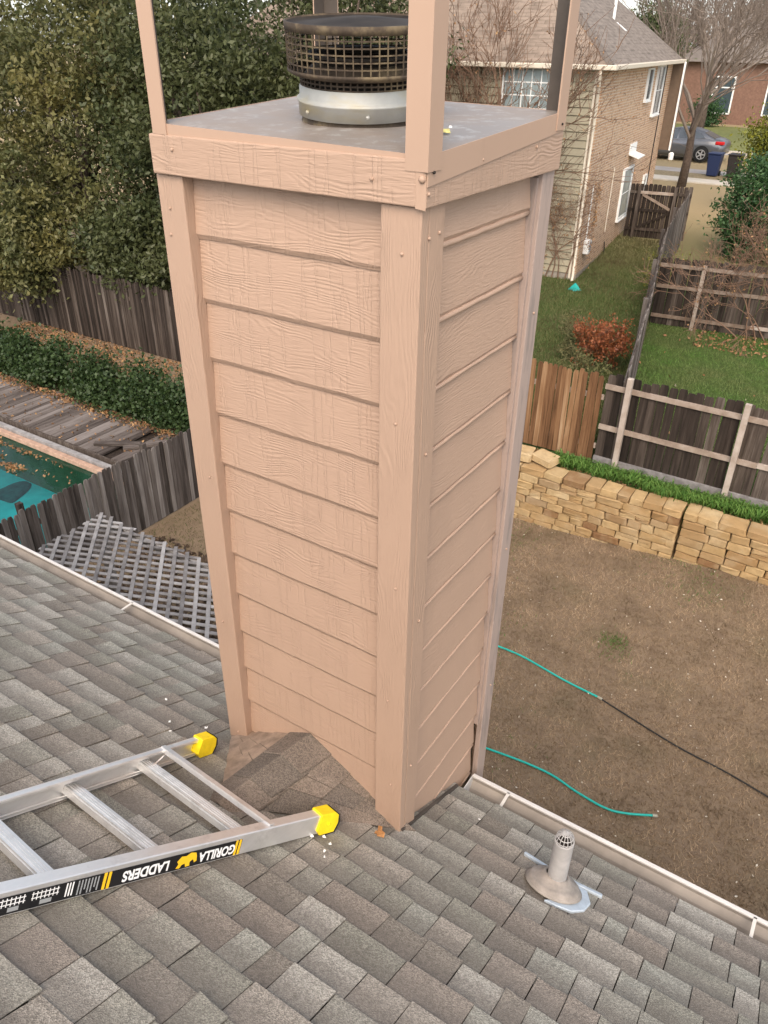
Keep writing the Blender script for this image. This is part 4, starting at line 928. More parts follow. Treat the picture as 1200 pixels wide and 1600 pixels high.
# ------------------------------------------------------------------ brick house
def uv_mat_brick():
    k = NT('brown_brick'); uv = k.n('TexCoord').outputs['UV']
    b = k.n('TexBrick'); k.l(uv, b.inputs['Vector']); b.inputs['Scale'].default_value = 1.0; b.inputs['Brick Width'].default_value = .21; b.inputs['Row Height'].default_value = .075; b.inputs['Mortar Size'].default_value = .009
    b.inputs['Color1'].default_value = (.52, .325, .195, 1); b.inputs['Color2'].default_value = (.39, .22, .125, 1); b.inputs['Mortar'].default_value = (.58, .50, .40, 1); b.inputs['Bias'].default_value = -.1
    sp = k.noise(k.scale(uv, (4.5, 13, 1)), 1.0, 2, .5); c = k.mix(k.ramp(sp, [(.60, (0,)*3), (.66, (.75,)*3)]), b.outputs[0], (.10, .060, .038))
    c = k.mix(k.ramp(k.noise(uv, 1.2, 4), [(.4, (0,)*3), (.8, (.5,)*3)]), c, (.54, .41, .29)); k.bump(b.outputs['Fac'], -.6, .012); return k.done(c, .9, spec=.15)
def uv_mat_roof(name, a, b_, m):
    k = NT(name); uv = k.n('TexCoord').outputs['UV']
    b = k.n('TexBrick'); k.l(uv, b.inputs['Vector']); b.inputs['Scale'].default_value = 1.0; b.inputs['Brick Width'].default_value = .32; b.inputs['Row Height'].default_value = .14; b.inputs['Mortar Size'].default_value = .008
    b.inputs['Color1'].default_value = (*a, 1); b.inputs['Color2'].default_value = (*b_, 1); b.inputs['Mortar'].default_value = (*m, 1); b.offset_frequency = 2; b.offset = .37
    v = k.noise(k.scale(uv, (2.6, 6.5, 1)), 1.0, 3, .6); c = k.mix(k.ramp(v, [(.35, (0,)*3), (.7, (.8,)*3)]), b.outputs[0], tuple(x*1.35 for x in a)); k.bump(b.outputs['Fac'], -.5, .01); return k.done(c, .95, spec=.1)
M_BRICK = uv_mat_brick(); M_ROOFT = uv_mat_roof('taupe_roof_shingles', (.235, .185, .145), (.165, .128, .10), (.10, .08, .065)); M_ROOFG = uv_mat_roof('grey_roof_shingles', (.205, .175, .15), (.15, .128, .11), (.09, .078, .068))
M_DARKP = plain('brown_board', (.15, .105, .072), .8, var=.1); M_FOUND = plain('concrete_foundation', (.30, .265, .22), .9, var=.2, scale=6)
TH = R(5.6); HC = Vector((-6.93, 21.15, 1.17))
bh = empty('brick_house', HC, 'two-storey brick and cream siding house with hipped roof', 'house', rz=TH)
HW, HD, HT = 13.0, 10.6, 5.57                # width (towards -x), depth, wall height (local)
def quad_uv(pts, u, v): # planar quad list with metre UVs along u and v vectors
    uvs = [(Vector(p).dot(u), Vector(p).dot(v)) for p in pts]; return pts, [tuple(range(len(pts)))], uvs
XV, YV, ZV = Vector((1, 0, 0)), Vector((0, 1, 0)), Vector((0, 0, 1))
obj('brick_wall', quad_uv([(0, 0, .18), (0, HD, .18), (0, HD, HT), (0, 0, HT)], YV, ZV), M_BRICK, bh, local=True, center=False)
obj('brick_corner', ([(-.14, -.012, .0), (0, -.012, 0), (0, -.012, HT), (-.14, -.012, HT)], [(0, 1, 2, 3)], [(0, 0), (.14, 0), (.14, HT), (0, HT)]), M_BRICK, bh, local=True, center=False)
obj('inner_walls', ([(-HW, 0, 0), (-.002, 0, 0), (-.002, HD, 0), (-HW, HD, 0), (-HW, 0, HT), (-.002, 0, HT), (-.002, HD, HT), (-HW, HD, HT)], [(0, 1, 5, 4), (2, 3, 7, 6), (3, 0, 4, 7)]), M_CREAM, bh, local=True, center=False)
obj('foundation', bx(-HW, .012, -.022, HD, -.6, .178), M_FOUND, bh, local=True)
sbm = to_mesh('siding_board', [(-HW, -.050, .018), (-.142, -.050, .018), (-.142, -.016, .215), (-HW, -.016, .215), (-HW, -.032, 0), (-.142, -.032, 0), (-HW, -.012, 0), (-.142, -.012, 0)], [(0, 1, 2, 3), (0, 4, 5, 1), (4, 6, 7, 5)], M_CREAM)
for i in range(27): place('siding_board', sbm, bh, (0, 0, .185+i*.200), local=True)
obj('corner_trim', bx(-.20, -.142, -.062, -.002, .05, HT), M_FLSH, bh, local=True)
ex, ey, ez, pit = .27, .27, HT+.03, .80
x0_, x1_, y0_, y1_ = -HW-.3, ex, -ey, HD+.27
hh_ = (y1_-y0_)/2; rise = hh_*pit; A, B, C_, D_ = (x0_, y0_, ez), (x1_, y0_, ez), (x1_, y1_, ez), (x0_, y1_, ez); Rg1, Rg2 = (x1_-hh_, y0_+hh_, ez+rise), (x0_+hh_, y0_+hh_, ez+rise)
def slope_uv(pts, u, vdir): v = vdir.normalized(); return pts, [tuple(range(len(pts)))], [(Vector(p).dot(u), Vector(p).dot(v)) for p in pts]
hr = obj('roof', slope_uv([A, B, Rg1, Rg2], XV, Vector((0, 1, pit))), M_ROOFT, bh, local=True, center=False)
obj('roof_slope', slope_uv([B, C_, Rg1], YV, Vector((-1, 0, pit))), M_ROOFG, bh, local=True, center=False)
obj('roof_slope', slope_uv([C_, D_, Rg2, Rg1], XV, Vector((0, -1, pit))), M_ROOFG, bh, local=True, center=False)
obj('roof_slope', slope_uv([D_, A, Rg2], YV, Vector((1, 0, pit))), M_ROOFG, bh, local=True, center=False)
Bv, Rv = Vector(B), Vector(Rg1)
for i in range(16):
    a, b = lerp(Bv, Rv, i/16), lerp(Bv, Rv, (i+1)/16+.012); up = Vector((0, 0, .035)); l_, r_ = Vector((-.16, 0, -.0)), Vector((0, .16, -.0))
    obj('hip_cap', ([a+up, b+up*.6, b+l_+up*.4, a+l_+up*.6, b+r_+up*.4, a+r_+up*.6], [(0, 3, 2, 1), (0, 1, 4, 5)]), M_ROOFG, bh, local=True)
obj('soffit', bx(x0_, x1_, y0_, y1_, ez-.035, ez-.012), M_FLSH, bh, local=True)
obj('gutter', bx(x0_, x1_+.11, y0_-.115, y0_-.002, ez-.115, ez+.012), M_FLSH, bh, local=True, bevel=.02); obj('gutter', bx(x1_+.002, x1_+.115, y0_, y1_, ez-.115, ez+.012), M_FLSH, bh, local=True, bevel=.02)
obj('downspout', join(tube([(-.02, y0_-.06, ez-.10), (-.02, y0_-.06, ez-.22), (-.06, -.09, ez-.55), (-.06, -.09, .12), (-.02, -.28, .05)], .045, 8)), M_FLSH, bh, local=True, smooth=True)
def house_window(name, o, u, n, w_, h_, cols, rows, glass, label=None, fr=.045, parent=bh, lo=True, mull=.022):
    """window at local corner o, width along u, outward normal n"""
    o, u, n = Vector(o), Vector(u), Vector(n); z = ZV
    def pb(a0, a1, b0, b1, d0, d1):
        V = [o+u*a+z*b+n*d for d in (d0, d1) for a, b in ((a0, b0), (a1, b0), (a1, b1), (a0, b1))]
        return V, [(0, 3, 2, 1), (4, 5, 6, 7), (0, 1, 5, 4), (1, 2, 6, 5), (2, 3, 7, 6), (3, 0, 4, 7)]
    f = obj('window', join(pb(0, w_, 0, fr, .0, .07), pb(0, w_, h_-fr, h_, 0, .07), pb(0, fr, fr, h_-fr, 0, .07), pb(w_-fr, w_, fr, h_-fr, 0, .07)), M_WHITE, parent, local=True)
    pw_, ph_ = (w_-2*fr)/cols, (h_-2*fr)/rows
    def sub(nm, g, m): 
        ob = obj(nm, g, m, parent, local=True); mw = ob.location.copy(); ob.parent = f; ob.location = mw-f.location; return ob
    for i in range(cols):
        for j in range(rows): sub('pane', pb(fr+i*pw_+mull*.3, fr+(i+1)*pw_-mull*.3, fr+j*ph_+mull*.3, fr+(j+1)*ph_-mull*.3, .036, .040), glass)
    for i in range(1, cols): sub('muntin', pb(fr+i*pw_-mull/2, fr+i*pw_+mull/2, fr, h_-fr, .03, .05), M_WHITE)
    for j in range(1, rows): sub('muntin', pb(fr, w_-fr, fr+j*ph_-mull/2, fr+j*ph_+mull/2, .031, .051), M_WHITE)
    sub('sill', pb(-.03, w_+.03, -.05, -.001, .0, .10), M_WHITE)
    return f
z0 = HC.z
house_window('window', (-2.76, -.052, 4.15), XV, -YV, 1.42, 1.36, 5, 4, M_GLASSB, mull=.03)
house_window('window', (.002, 5.95, 5.64-z0), YV, XV, .80, .94, 1, 1, M_GLASS)
house_window('window', (.002, 7.55, 5.12-z0), YV, XV, 1.25, 1.50, 1, 2, M_GLASS)
house_window('window', (.002, 4.55, 2.12-z0), YV, XV, 1.40, 1.62, 1, 2, M_GLASSB, fr=.07)
house_window('window', (.002, 8.3, 2.6-z0), YV, XV, .55, .5, 1, 1, M_GLASS)
obj('awning', join(bar((.02, 5.0, 4.28-z0), (.02, 5.95, 4.28-z0), (.0, 0, .16), (.02, 0, 0)), bar((.19, 5.0, 4.08-z0), (.19, 5.95, 4.08-z0), (.17, 0, -.05), (.008, 0, .02))), M_WHITE, bh, local=True)
obj('meter_box', bx(.002, .18, .42, .72, 1.85-z0, 2.25-z0), M_WHITE, bh, local=True, bevel=.02); obj('meter_lid', bx(.182, .19, .46, .68, 1.92-z0, 2.2-z0), plain('grey_plastic', (.30, .33, .34), .5), bh, local=True)
obj('conduit', tube([(.03, .55, 2.26-z0), (.03, .55, 3.75-z0)], .022, 6), M_WHITE, bh, local=True); obj('conduit', tube([(.03, 3.0, 2.05-z0), (.03, 3.0, 3.95-z0)], .020, 6), M_FLSH, bh, local=True); obj('cable', tube([(.03, 9.2, .6), (.03, 9.2, HT-.1)], .018, 5), M_CABLE, bh, local=True)
obj('wall_pipe', tube([(.05, 3.1, .55), (.08, 3.1, .3), (.1, 3.0, .02)], .02, 6), M_CABLE, bh, local=True)
obj('roof_vent', join(tube([(-1.15, 5.1, ez+1.10), (-1.15, 5.1, ez+1.62)], .045, 8), bar((-1.05, 5.1, ez+1.02), (-.75, 5.25, ez+.80), (.0, .10, 0), (.02, 0, .02))), M_WHITE, bh, local=True)
# projecting front bay at the far end
bay = obj('front_bay', bx(.003, .44, HD-.12, HD+.2, 2.6, HT-.04), M_DARKP, bh, local=True); obj('bay_trim', bx(.40, .46, HD-.20, HD-.125, 2.6, HT-.04), M_WHITE, bh, local=True)
obj('lamp', join(lathe([(.02, -.1), (.09, -.06), (.10, .14), (.04, .2)], 10, (.55, HD-.25, 2.35))), M_WHITE, bh, local=True)

# ------------------------------------------------------------------ twiggy plants
def branchy(base, dir0, L, r, depth, spread, kids, rg, out, gravity=0.0, curve=.18, nside=5, minr=.004):
    pts, rad = [Vector(base)], [r]; d = Vector(dir0).normalized(); n = 4
    for i in range(n):
        d = (d+Vector((rg.gauss(0, curve), rg.gauss(0, curve), rg.gauss(0, curve)+gravity))).normalized(); pts.append(pts[-1]+d*L/n); rad.append(max(minr*.6, r*(1-.55*(i+1)/n)))
    out.append(tube(pts, rad, nside if depth > 1 else 3, cap=False))
    if depth <= 0: return
    for k_ in range(kids if isinstance(kids, int) else kids[0]):
        t = rg.uniform(.35, 1.0); i = min(int(t*n), n-1); p = lerp(pts[i], pts[i+1], t*n-i); a = d.orthogonal().normalized(); a.rotate(Matrix.Rotation(rg.uniform(0, 6.283), 3, d))
        nd = (d+a*spread*rg.uniform(.6, 1.3)).normalized()
        branchy(p, nd, L*rg.uniform(.55, .8), max(minr, r*.5), depth-1, spread, kids if isinstance(kids, int) else (kids[1:] or [2]), rg, out, gravity, curve, nside, minr)
def bare_plant(name, label, cat, bases, L, r, depth, spread, kids, mat, seed, gravity=.05, curve=.2, leaves=None, minr=.004, group=None, flat=None):
    rg = random.Random(seed); out = []
    for b, d in bases: branchy(b, d, L*rg.uniform(.8, 1.15), r, depth, spread, kids, rg, out, gravity, curve, minr=minr)
    root = empty(name, bases[0][0], label, cat, group); g = join(*out)
    if flat: g = ([flat(v) for v in g[0]], g[1])
    ob = obj('branches', g, mat, root, smooth=True, center=False)
    if leaves:
        n, lo, hi, lm = leaves; Vv = np.array([tuple(v) for v in g[0]]); P = Vv[rng.integers(0, len(Vv), n)]+rng.normal(size=(n, 3))*.05
        place('leaves', leaf_cards('leaves', P, lo, hi, .55, lm), root)
    return root
def hl(x, y, z): return bh_m @ Vector((x, y, z))
bh_m = Matrix.Translation(HC) @ Matrix.Rotation(TH, 4, 'Z')
bh_i = bh_m.inverted()
def hug(v): q = bh_i @ Vector(v); return bh_m @ Vector((min(q.x, .35), -.09+(q.y+.1)*.16, max(q.z, 0)))
bare_plant('bare_vine', 'bare reddish vine climbing the cream siding at the house corner', 'vine', [(hl(-1.3+.2*i, -.12, 0), (rnd.uniform(-.3, .3), -.02, 1)) for i in range(6)], 1.9, .022, 4, .8, [5, 4, 4, 3], M_TWIGR, 3, .03, .28, (900, .04, .08, M_LITTER), flat=hug)
bare_plant('bare_tree', 'tall reddish bare shrub tree in front of the house window', 'tree', [(hl(-4.6+.55*i, -.9, 0), (rnd.uniform(-.15, .15), 0, 1)) for i in range(5)], 3.6, .055, 4, .5, [6, 5, 4, 3], M_TWIGR, 5, .06, .16, (1400, .04, .09, M_LITTER), minr=.009)
bare_plant('straw_shrub', 'straw coloured twiggy shrub by the boundary fence', 'shrub', [((-4.35+.25*i, 19.6+.3*i, 1.08), (rnd.uniform(-.4, .4), rnd.uniform(-.3, .3), 1)) for i in range(5)], .9, .014, 3, .6, [4, 4, 3], M_TWIGY, 8, .05, .2, (700, .04, .09, M_YGREEN))
bare_plant('weedy_shrub', 'olive weedy shrub between the red shrub and the fence', 'shrub', [((-3.7-.3*i, 13.2+.6*i, 1.0), (rnd.uniform(-.4, .4), rnd.uniform(-.3, .3), 1)) for i in range(6)], .55, .010, 3, .7, [4, 4, 3], M_TWIGY, 9, .02, .25, (2600, .03, .08, M_WEED))
bare_plant('red_shrub', 'rusty red leafy shrub in the weedy side yard', 'shrub', [((-4.35+.18*i, 14.6+.1*i, 1.0), (rnd.uniform(-.3, .3), rnd.uniform(-.3, .3), 1)) for i in range(5)], .62, .014, 3, .6, [4, 4, 3], M_TWIGR, 10, .05, .2, (3200, .04, .09, M_RED))
bare_plant('bare_shrub', 'bare brown shrub spreading in front of the dark fence', 'shrub', [((-1.75+.2*i, 18.75+.05*i, 1.06), (rnd.uniform(-.55, .4), rnd.uniform(-.5, .2), 1)) for i in range(13)], 1.45, .018, 4, .65, [4, 4, 4, 3], M_TWIGR, 11, .02, .22, (900, .04, .09, M_LITTER), minr=.006)
o = place('yard_litter', leaf_cards('yard_litter', np.concatenate([scatter(60, -3.4, 2, 11, 18.5), scatter(600, -2.6, 2, 17.6, 18.9)])+np.array([0, 0, .06]), .05, .11, .6, M_LITTER, (0, 0, 0))); tag(o, 'brown leaves under the bare shrub on the green lawn', 'leaf litter', kind='stuff')
o = place('lawn_leaves', leaf_cards('lawn_leaves', scatter(22, -2.6, 1.6, 11, 17)+np.array([0, 0, .07]), .05, .10, .7, M_SPECK, (0, 0, 0))); tag(o, 'pale leaves dotted over the green lawn', 'leaf litter', kind='stuff')
tl = obj('tarp_scrap', ([(-6.78, 20.2, 1.14), (-6.55, 20.12, 1.14), (-6.40, 20.3, 1.14), (-6.5, 20.45, 1.14), (-6.72, 20.42, 1.14), (-6.6, 20.3, 1.34)], [(0, 1, 5), (1, 2, 5), (2, 3, 5), (3, 4, 5), (4, 0, 5)]), plain('teal_plastic', (.02, .32, .28), .5, var=.2)); tag(tl, 'small teal plastic bundle on the grass by the house', 'bundle')

# ------------------------------------------------------------------ leafy crowns
def crown(C, rad, nc, per, cr_, lo, hi, mat, shell=.45, flat=1.0):
    u = rng.normal(size=(nc, 3)); u /= np.linalg.norm(u, axis=1)[:, None]
    r = (shell**3+(1-shell**3)*rng.random(nc))**(1/3); r *= 1+.10*np.sin(u[:, 0]*7+u[:, 2]*5)+.08*np.sin(u[:, 1]*11)
    cc = np.array(C)+u*r[:, None]*np.array(rad)
    P = np.repeat(cc, per, 0)+rng.normal(size=(nc*per, 3))*cr_*rng.uniform(.6, 1.3, (nc, 1)).repeat(per, 0)*np.array([1, 1, .7])
    return cc, P
def leafy_tree(name, label, base, C, rad, nc, per, cr_, lo, hi, mat, trunk_r=.22, shell=.45, group=None, cat='tree', extra=None, zmin=None, limbs=14):
    root = empty(name, base, label, cat, group); cc, P = crown(C, rad, nc, per, cr_, lo, hi, mat, shell)
    if extra:
        for e in extra:
            c2, P2 = crown(e[0], e[1], e[2], per, cr_, lo, hi, mat, .2); cc = np.concatenate([cc, c2]); P = np.concatenate([P, P2])
    if zmin: P = P[P[:, 2] > zmin]
    place('crown', leaf_cards('crown', P, lo, hi, .48, mat, (0, 0, 1), .35), root)
    b = Vector(base); c = Vector(C); mid = lerp(b, c, .55)+Vector((.15, -.1, 0)); gs = [tube([b-Vector((0, 0, .1)), lerp(b, mid, .5)+Vector((.06, .05, 0)), mid, c], [trunk_r, trunk_r*.8, trunk_r*.65, trunk_r*.2], 9)]
    for i in rng.integers(0, len(cc), limbs):
        e = Vector(cc[i]); m = lerp(mid, e, .5)+Vector((rnd.gauss(0, .25), rnd.gauss(0, .25), rnd.gauss(.2, .2))); gs.append(tube([mid, m, e], [trunk_r*.42, trunk_r*.26, trunk_r*.08], 6))
    obj('trunk', join(*gs), M_BARK, root, smooth=True, center=False); return root
leafy_tree('evergreen_tree', 'bright olive evergreen tree at the left above the fence', (-19.6, 13.6, 0), (-18.9, 13.6, 5.6), (3.2, 2.6, 3.9), 330, 105, .27, .10, .19, M_OAK, group='evergreens behind the pool', extra=[((-19.6, 11.4, 2.4), (2.0, 1.0, 1.4), 130)])
leafy_tree('evergreen_tree', 'dark evergreen tree just left of the chimney', (-15.2, 14.2, 0), (-14.9, 14.0, 5.3), (2.6, 2.3, 3.7), 330, 100, .27, .10, .18, M_OAKD, group='evergreens behind the pool', extra=[((-15.6, 12.3, 2.5), (2.2, .8, 1.0), 110), ((-13.2, 12.8, 2.6), (1.6, .8, 1.2), 80)])
leafy_tree('evergreen_tree', 'dark evergreen tree seen behind the flue', (-12.5, 16.5, 0), (-12.2, 16.6, 5.6), (2.5, 2.2, 3.9), 300, 90, .28, .10, .18, M_OAKD, group='evergreens behind the pool')
leafy_tree('evergreen_tree', 'shaded evergreen tree filling the gap between the others', (-20.5, 18.0, 0), (-19.5, 18.0, 5.8), (3.6, 2.2, 4.4), 330, 60, .42, .13, .22, M_OAKD, group='evergreens behind the pool')
leafy_tree('evergreen_tree', 'shaded evergreen tree in the far left corner', (-25.5, 15.5, 0), (-24.8, 15.2, 4.4), (3.2, 2.4, 4.0), 300, 60, .40, .12, .20, M_OAKD, group='evergreens behind the pool')
leafy_tree('round_shrub', 'dense dark green shrub right of the side yard', (-3.1, 26.0, 1.45), (-2.85, 26.0, 2.75), (1.4, 1.3, 1.7), 190, 70, .24, .09, .16, M_SHRUB, .08, .3, cat='shrub', limbs=8)
leafy_tree('leaning_tree', 'yellow-green leafy tree at the right edge', (-2.9, 31.5, 1.7), (-3.45, 31.5, 4.2), (1.2, 1.2, 1.3), 130, 70, .28, .10, .18, M_YGREEN, .10, .3, cat='tree', limbs=8)

# ------------------------------------------------------------------ street
M_ROAD = plain('pale_concrete_road', (.34, .31, .285), .9, var=.12, scale=1.5); M_WALK = plain('sidewalk_concrete', (.52, .47, .39), .9, var=.12, scale=2); M_TANG = plain('tan_grass_verge', (.24, .19, .11), .95, var=.3, scale=8, bump=.5, bd=.02); M_FARG = plain('far_green_lawn', (.16, .17, .055), .95, var=.25, scale=5)
def strip(name, y0, y1, dz, mat, x0=-70, x1=60, kerb=0.0):
    ys_ = [y0, y1]; V = [(x0, y0, T(0, y0)+dz), (x1, y0, T(0, y0)+dz), (x1, y1, T(0, y1)+dz), (x0, y1, T(0, y1)+dz)]
    V += [(x, y, z-.25) for x, y, z in V]; o = obj(name, (V, [(0, 1, 2, 3), (0, 4, 5, 1), (2, 6, 7, 3)]), mat, center=False); return tag(o, kind='structure')
strip('sidewalk', 36.5, 37.5, .05, M_WALK); strip('grass_verge', 37.51, 38.9, .03, M_TANG); strip('road', 38.95, 46.3, .012, M_ROAD); strip('kerb', 46.31, 46.6, .13, M_WALK); strip('far_lawn', 46.61, 62, .06, M_FARG)

# ------------------------------------------------------------------ parked car (faces left)
M_CAR = plain('grey_car_paint', (.16, .165, .175), .28, .6, .5); M_CGLASS = plain('car_glass', (.02, .028, .034), .06, spec=.9); M_TYRE = plain('tyre_rubber', (.015, .015, .015), .8); M_RIM = plain('alloy_rim', (.62, .62, .62), .3, .7); M_TAIL = plain('red_tail_light', (.55, .02, .02), .25)
car = empty('parked_car', (-10.0, 42.9, 2.23), 'grey sedan parked in the street behind the bare tree', 'car')
cx0, cyc, czb = -12.35, 42.9, 2.25          # front bumper x, centre y, ground
st = [(0, .55, .62, .30, .60), (.12, .74, .72, .22, .66), (.45, .84, .80, .20, .78), (.95, .88, .84, .19, .86), (1.35, .89, .86, .19, .92), (2.0, .90, .86, .19, .95), (2.7, .90, .86, .19, .97), (3.4, .90, .86, .20, 1.0), (3.95, .89, .84, .22, 1.03), (4.45, .85, .80, .28, 1.0), (4.7, .78, .72, .34, .90), (4.78, .60, .60, .42, .80)]
V, F = [], []
for x, wl, wt, zl, zt in st:
    V += [(cx0+x, cyc+s*w_, czb+z) for s, w_, z in ((-1, wl*.9, zl), (-1, wl, zl+.16), (-1, wl, zl+(zt-zl)*.6), (-1, wt, zt-.03), (-1, wt*.7, zt+.02), (1, wt*.7, zt+.02), (1, wt, zt-.03), (1, wl, zl+(zt-zl)*.6), (1, wl, zl+.16), (1, wl*.9, zl))]
n = 10
for i in range(len(st)-1): F += [(i*n+k_, (i+1)*n+k_, (i+1)*n+(k_+1) % n, i*n+(k_+1) % n) for k_ in range(n)]
F += [tuple(range(n)), tuple(range(len(V)-1, len(V)-n-1, -1))]
body = obj('body', (V, F), M_CAR, car, smooth=True)
rf_ = [(1.15, .92, .80), (1.95, 1.34, .62), (2.5, 1.44, .60), (3.1, 1.42, .60), (3.6, 1.30, .61), (4.25, 1.02, .76)]
V = [(cx0+x, cyc+s*w_, czb+z) for x, z, w_ in rf_ for s in (-1, 1)]
V2 = [(cx0+x, cyc+s*.80, czb+.93) for x, z, w_ in rf_ for s in (-1, 1)]
F = [(2*i, 2*i+2, 2*i+3, 2*i+1) for i in range(5)]; m_ = len(V); F2 = []
for i in range(5): F2 += [(2*i, m_+2*i, m_+2*i+2, 2*i+2), (2*i+1, 2*i+3, m_+2*i+3, m_+2*i+1)]
obj('cabin', (V+V2, F+F2), M_CAR, car, smooth=True)
for pts in (((1.42, .97), (1.98, 1.29), (2.42, 1.37), (2.42, .98)), ((2.50, .98), (2.50, 1.375), (3.08, 1.355), (3.22, 1.0)), ((3.32, 1.01), (3.20, 1.33), (3.55, 1.25), (3.78, 1.05))):
    def side_y(z): return cyc-(.80+(.61-.80)*(z-.93)/(1.40-.93))-.012
    obj('side_window', ([(cx0+x, side_y(z), czb+z) for x, z in pts]+[(cx0+x, side_y(z)+.02, czb+z) for x, z in pts], [(0, 1, 2, 3), (7, 6, 5, 4), (0, 4, 5, 1), (1, 5, 6, 2), (2, 6, 7, 3), (3, 7, 4, 0)]), M_CGLASS, car)
obj('rear_window', ([(cx0+3.66, cyc-.56, czb+1.29), (cx0+4.22, cyc-.70, czb+1.045), (cx0+4.22, cyc+.70, czb+1.045), (cx0+3.66, cyc+.56, czb+1.29)], [(0, 1, 2, 3)]), M_CGLASS, car)
obj('tail_light', bx(cx0+4.32, cx0+4.74, cyc-.872, cyc-.70, czb+.80, czb+.95), M_TAIL, car, bevel=.03); obj('mirror', bx(cx0+1.5, cx0+1.68, cyc-1.02, cyc-.86, czb+.95, czb+1.08), M_CAR, car, bevel=.03)
for x in (.95, 3.75):
    for s in (-1, 1):
        def wheel(prof): g = lathe(prof, 28); return xf(g, Matrix.Translation((cx0+x, cyc+s*.80, czb+.33)) @ Matrix.Rotation(R(-90*s), 4, 'X'))
        wh = obj('wheel', wheel([(.20, .11), (.30, .12), (.33, .08), (.33, -.10), (.2, -.1)]), M_TYRE, car, smooth=True)
        arms = [xf(bx(.03, .21, -.028, .028, .118, .132), Matrix.Rotation(2*math.pi*i/5, 4, 'Z')) for i in range(5)]
        g = join(lathe([(.0, .13), (.06, .132), (.06, .115)], 16), lathe([(.19, .125), (.222, .130), (.222, .10)], 28), *arms)
        obj('rim', xf(g, Matrix.Translation((cx0+x, cyc+s*.80, czb+.33)) @ Matrix.Rotation(R(-90*s), 4, 'X')), M_RIM, wh); 
        obj('wheel_arch', xf(lathe([(.0, .06), (.37, .06), (.37, .05)], 24), Matrix.Translation((cx0+x, cyc+s*.845, czb+.36)) @ Matrix.Rotation(R(-90*s), 4, 'X')), M_TYRE, car)
M_CARW = plain('white_car_paint', (.75, .75, .73), .3)
car2 = empty('parked_car', (-3.1, 41.3, 2.2), 'white car mostly hidden behind the green shrub', 'car')
for ch in [c for c in car.children]:
    d_ = ch.copy(); d_.data = ch.data.copy(); COL.objects.link(d_); d_.parent = car2; d_.matrix_parent_inverse = car.matrix_parent_inverse.copy(); d_.matrix_parent_inverse = Matrix.Translation((10.0, -42.9, -2.23))
    if d_.data.materials[0] == M_CAR: d_.data.materials[0] = M_CARW
    for g_ in ch.children:
        e_ = g_.copy(); COL.objects.link(e_); e_.parent = d_; e_.matrix_parent_inverse = g_.matrix_parent_inverse.copy()
# wheelie bins at the kerb
def bin_(x, y, mat, label):
    z = T(x, y)+.03; root = empty('wheelie_bin', (x, y, z), label, 'bin', 'bins at the kerb')
    V = [(x+sx*a, y+sy*b, z+h) for h, a, b in ((.03, .22, .24), (.92, .29, .33)) for sx, sy in ((-1, -1), (1, -1), (1, 1), (-1, 1))]
    obj('body', (V, [(3, 2, 1, 0), (4, 5, 6, 7), (0, 1, 5, 4), (1, 2, 6, 5), (2, 3, 7, 6), (3, 0, 4, 7)]), mat, root, bevel=.03); obj('lid', bx(x-.31, x+.31, y-.36, y+.37, z+.925, z+.985), mat, root, bevel=.025)
    for s in (-1, 1): obj('wheel', xf(lathe([(.0, .03), (.11, .03), (.11, -.03), (.0, -.03)], 16), Matrix.Translation((x+s*.25, y+.27, z+.11)) @ Matrix.Rotation(R(90), 4, 'Y')), M_TYRE, root)
bin_(-7.15, 38.5, plain('navy_bin_plastic', (.020, .032, .085), .5), 'navy blue wheelie bin at the kerb, left one'); bin_(-6.30, 38.6, plain('black_bin_plastic', (.030, .026, .024), .55), 'black-brown wheelie bin at the kerb, right one')

# ------------------------------------------------------------------ street trees and far background
def street_tree(name, label, base, h0, L, r, seed, mat, depth=5, kids=(7, 4, 4, 3, 3), spread=.62, up=.10, minr=.011, curve=.13):
    rg = random.Random(seed); b = Vector(base); out = [tube([b-Vector((0, 0, .2)), b+Vector((.05, 0, h0*.5)), b+Vector((.0, .05, h0)), b+Vector((.08, 0, h0*1.45))], [r*1.2, r, r*.8, r*.5], 9)]
    for i in range(kids[0]):
        a = 2*math.pi*i/kids[0]+rg.uniform(-.3, .3); st_ = b+Vector((0, 0, h0*rg.uniform(.72, 1.4))); branchy(st_, (math.cos(a)*.75, math.sin(a)*.75, rg.uniform(.55, 1.2)), L*rg.uniform(.8, 1.15), r*.42, depth-1, spread, list(kids[1:]), rg, out, up, curve, 5, minr)
    root = empty(name, base, label, 'tree'); g = join(*out); obj('trunk', (out[0][0], out[0][1]), M_BARK, root, smooth=True, center=False); obj('branches', join(*out[1:]), mat, root, smooth=True, center=False); return root
street_tree('bare_street_tree', 'bare fan-shaped street tree in front of the parked car', (-7.75, 35.6, 1.97), 2.2, 3.9, .17, 21, M_TWIG, kids=(9, 5, 4, 4, 3), minr=.012)
street_tree('bare_street_tree', 'second bare tree across the street by the brick house', (-10.6, 49.5, 2.28), 3.0, 3.2, .2, 22, M_TWIG, kids=(7, 4, 4, 3))
street_tree('bare_street_tree', 'distant bare tree at the right edge behind the bins', (-5.5, 52, 2.28), 3.0, 3.4, .2, 23, M_TWIGR, kids=(8, 4, 4, 3))
street_tree('bare_street_tree', 'far bare tree between the house roof and the green tree', (-17.5, 66, 2.28), 3.0, 3.4, .22, 24, M_TWIG, kids=(8, 4, 4, 3))
leafy_tree('far_green_tree', 'green tree standing beyond the brick house roof', (-17.0, 58, 2.3), (-16.6, 58, 7.0), (1.9, 1.9, 2.7), 130, 60, .40, .16, .28, M_PINE, .2, .3)
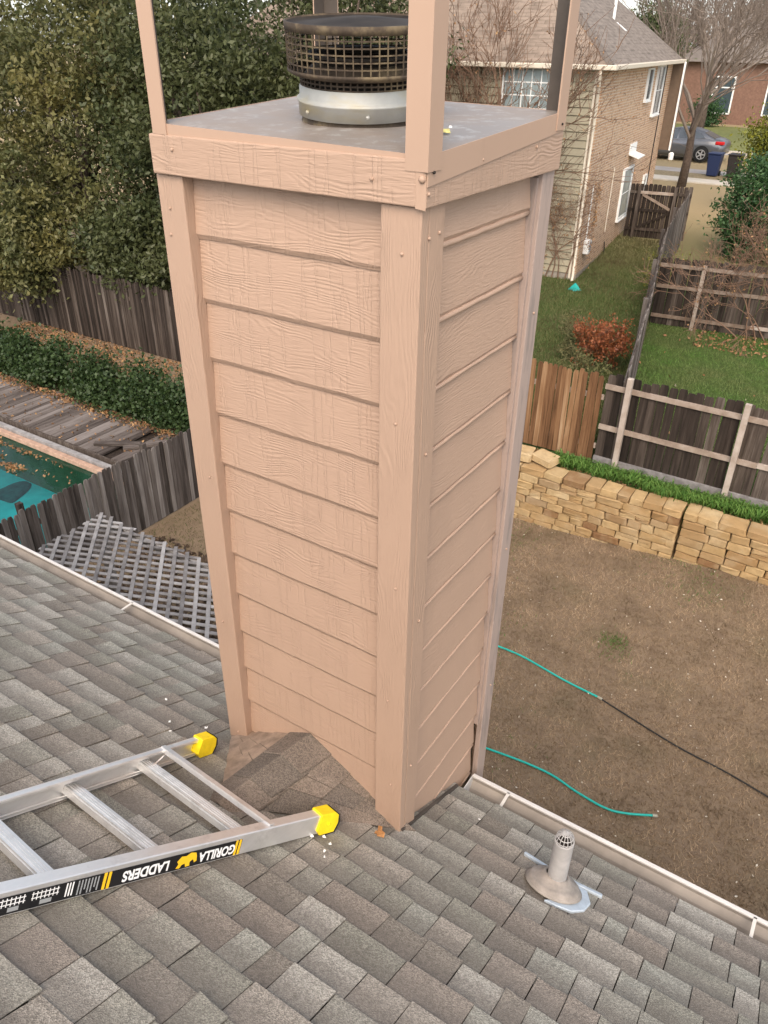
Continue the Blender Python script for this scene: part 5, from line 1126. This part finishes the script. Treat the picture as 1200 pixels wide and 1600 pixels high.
leafy_tree('far_hedge_shrub', 'dark rounded shrub in front of the far brick house', (-13.0, 61, 2.3), (-12.9, 61, 3.2), (.9, .8, 1.0), 60, 60, .26, .12, .2, M_SHRUB, .06, .3, cat='shrub', limbs=6)
# brick house across the street
fh = empty('far_house', (-9, 64.5, 2.25), 'reddish brick house across the street with tall white-framed window', 'house')
M_BRICKR = plain('red_brick_far', (.20, .115, .082), .9, var=.25, scale=9)
obj('wall', bx(-16, 4, 64.5, 72, 2.2, 6.2), M_BRICKR, fh)
V = [(-16.5, 64, 6.15), (4.5, 64, 6.15), (4.5, 72.5, 6.15), (-16.5, 72.5, 6.15), (-12, 68.2, 9.6), (0, 68.2, 9.6)]
obj('roof', (V, [(0, 1, 5, 4), (1, 2, 5), (2, 3, 4, 5), (3, 0, 4), (0, 3, 2, 1)]), plain('far_roof', (.17, .145, .125), .95, var=.2, scale=3), fh)
for x in (-9.95, -5.0, -13.6):
    f_ = obj('window', join(bx(x, x+1.5, 64.42, 64.49, 2.9, 3.0), bx(x, x+1.5, 64.42, 64.49, 5.2, 5.3), bx(x, x+.1, 64.42, 64.49, 3.0, 5.2), bx(x+1.4, x+1.5, 64.42, 64.49, 3.0, 5.2), bx(x+.1, x+1.4, 64.43, 64.48, 4.55, 4.63)), M_WHITE, fh)
    obj('pane', bx(x+.1, x+1.4, 64.45, 64.47, 3.0, 5.2), M_GLASS, f_)
# far wood that closes the view
def far_wood(name, label, P, mat, lo, hi):
    o = place(name, leaf_cards(name, P, lo, hi, .5, mat, (0, 0, 1), .2)); return tag(o, label, 'wood', kind='stuff')
n = 26000; a = rng.uniform(-85, 40, n); hgt = 7.0+1.6*np.sin(a*.31)+1.3*np.sin(a*.83+1)+.8*np.sin(a*2.1)
far_wood('far_wood', 'hazy brown winter wood behind the far houses', np.stack([a, 84+rng.uniform(-4, 4, n), 2.0+hgt*rng.random(n)**.8], 1), leaf_mat('far_wood_twigs', (.13, .10, .08), (.26, .21, .17), (.12, .125, .07), nscale=.12), .5, 1.1)
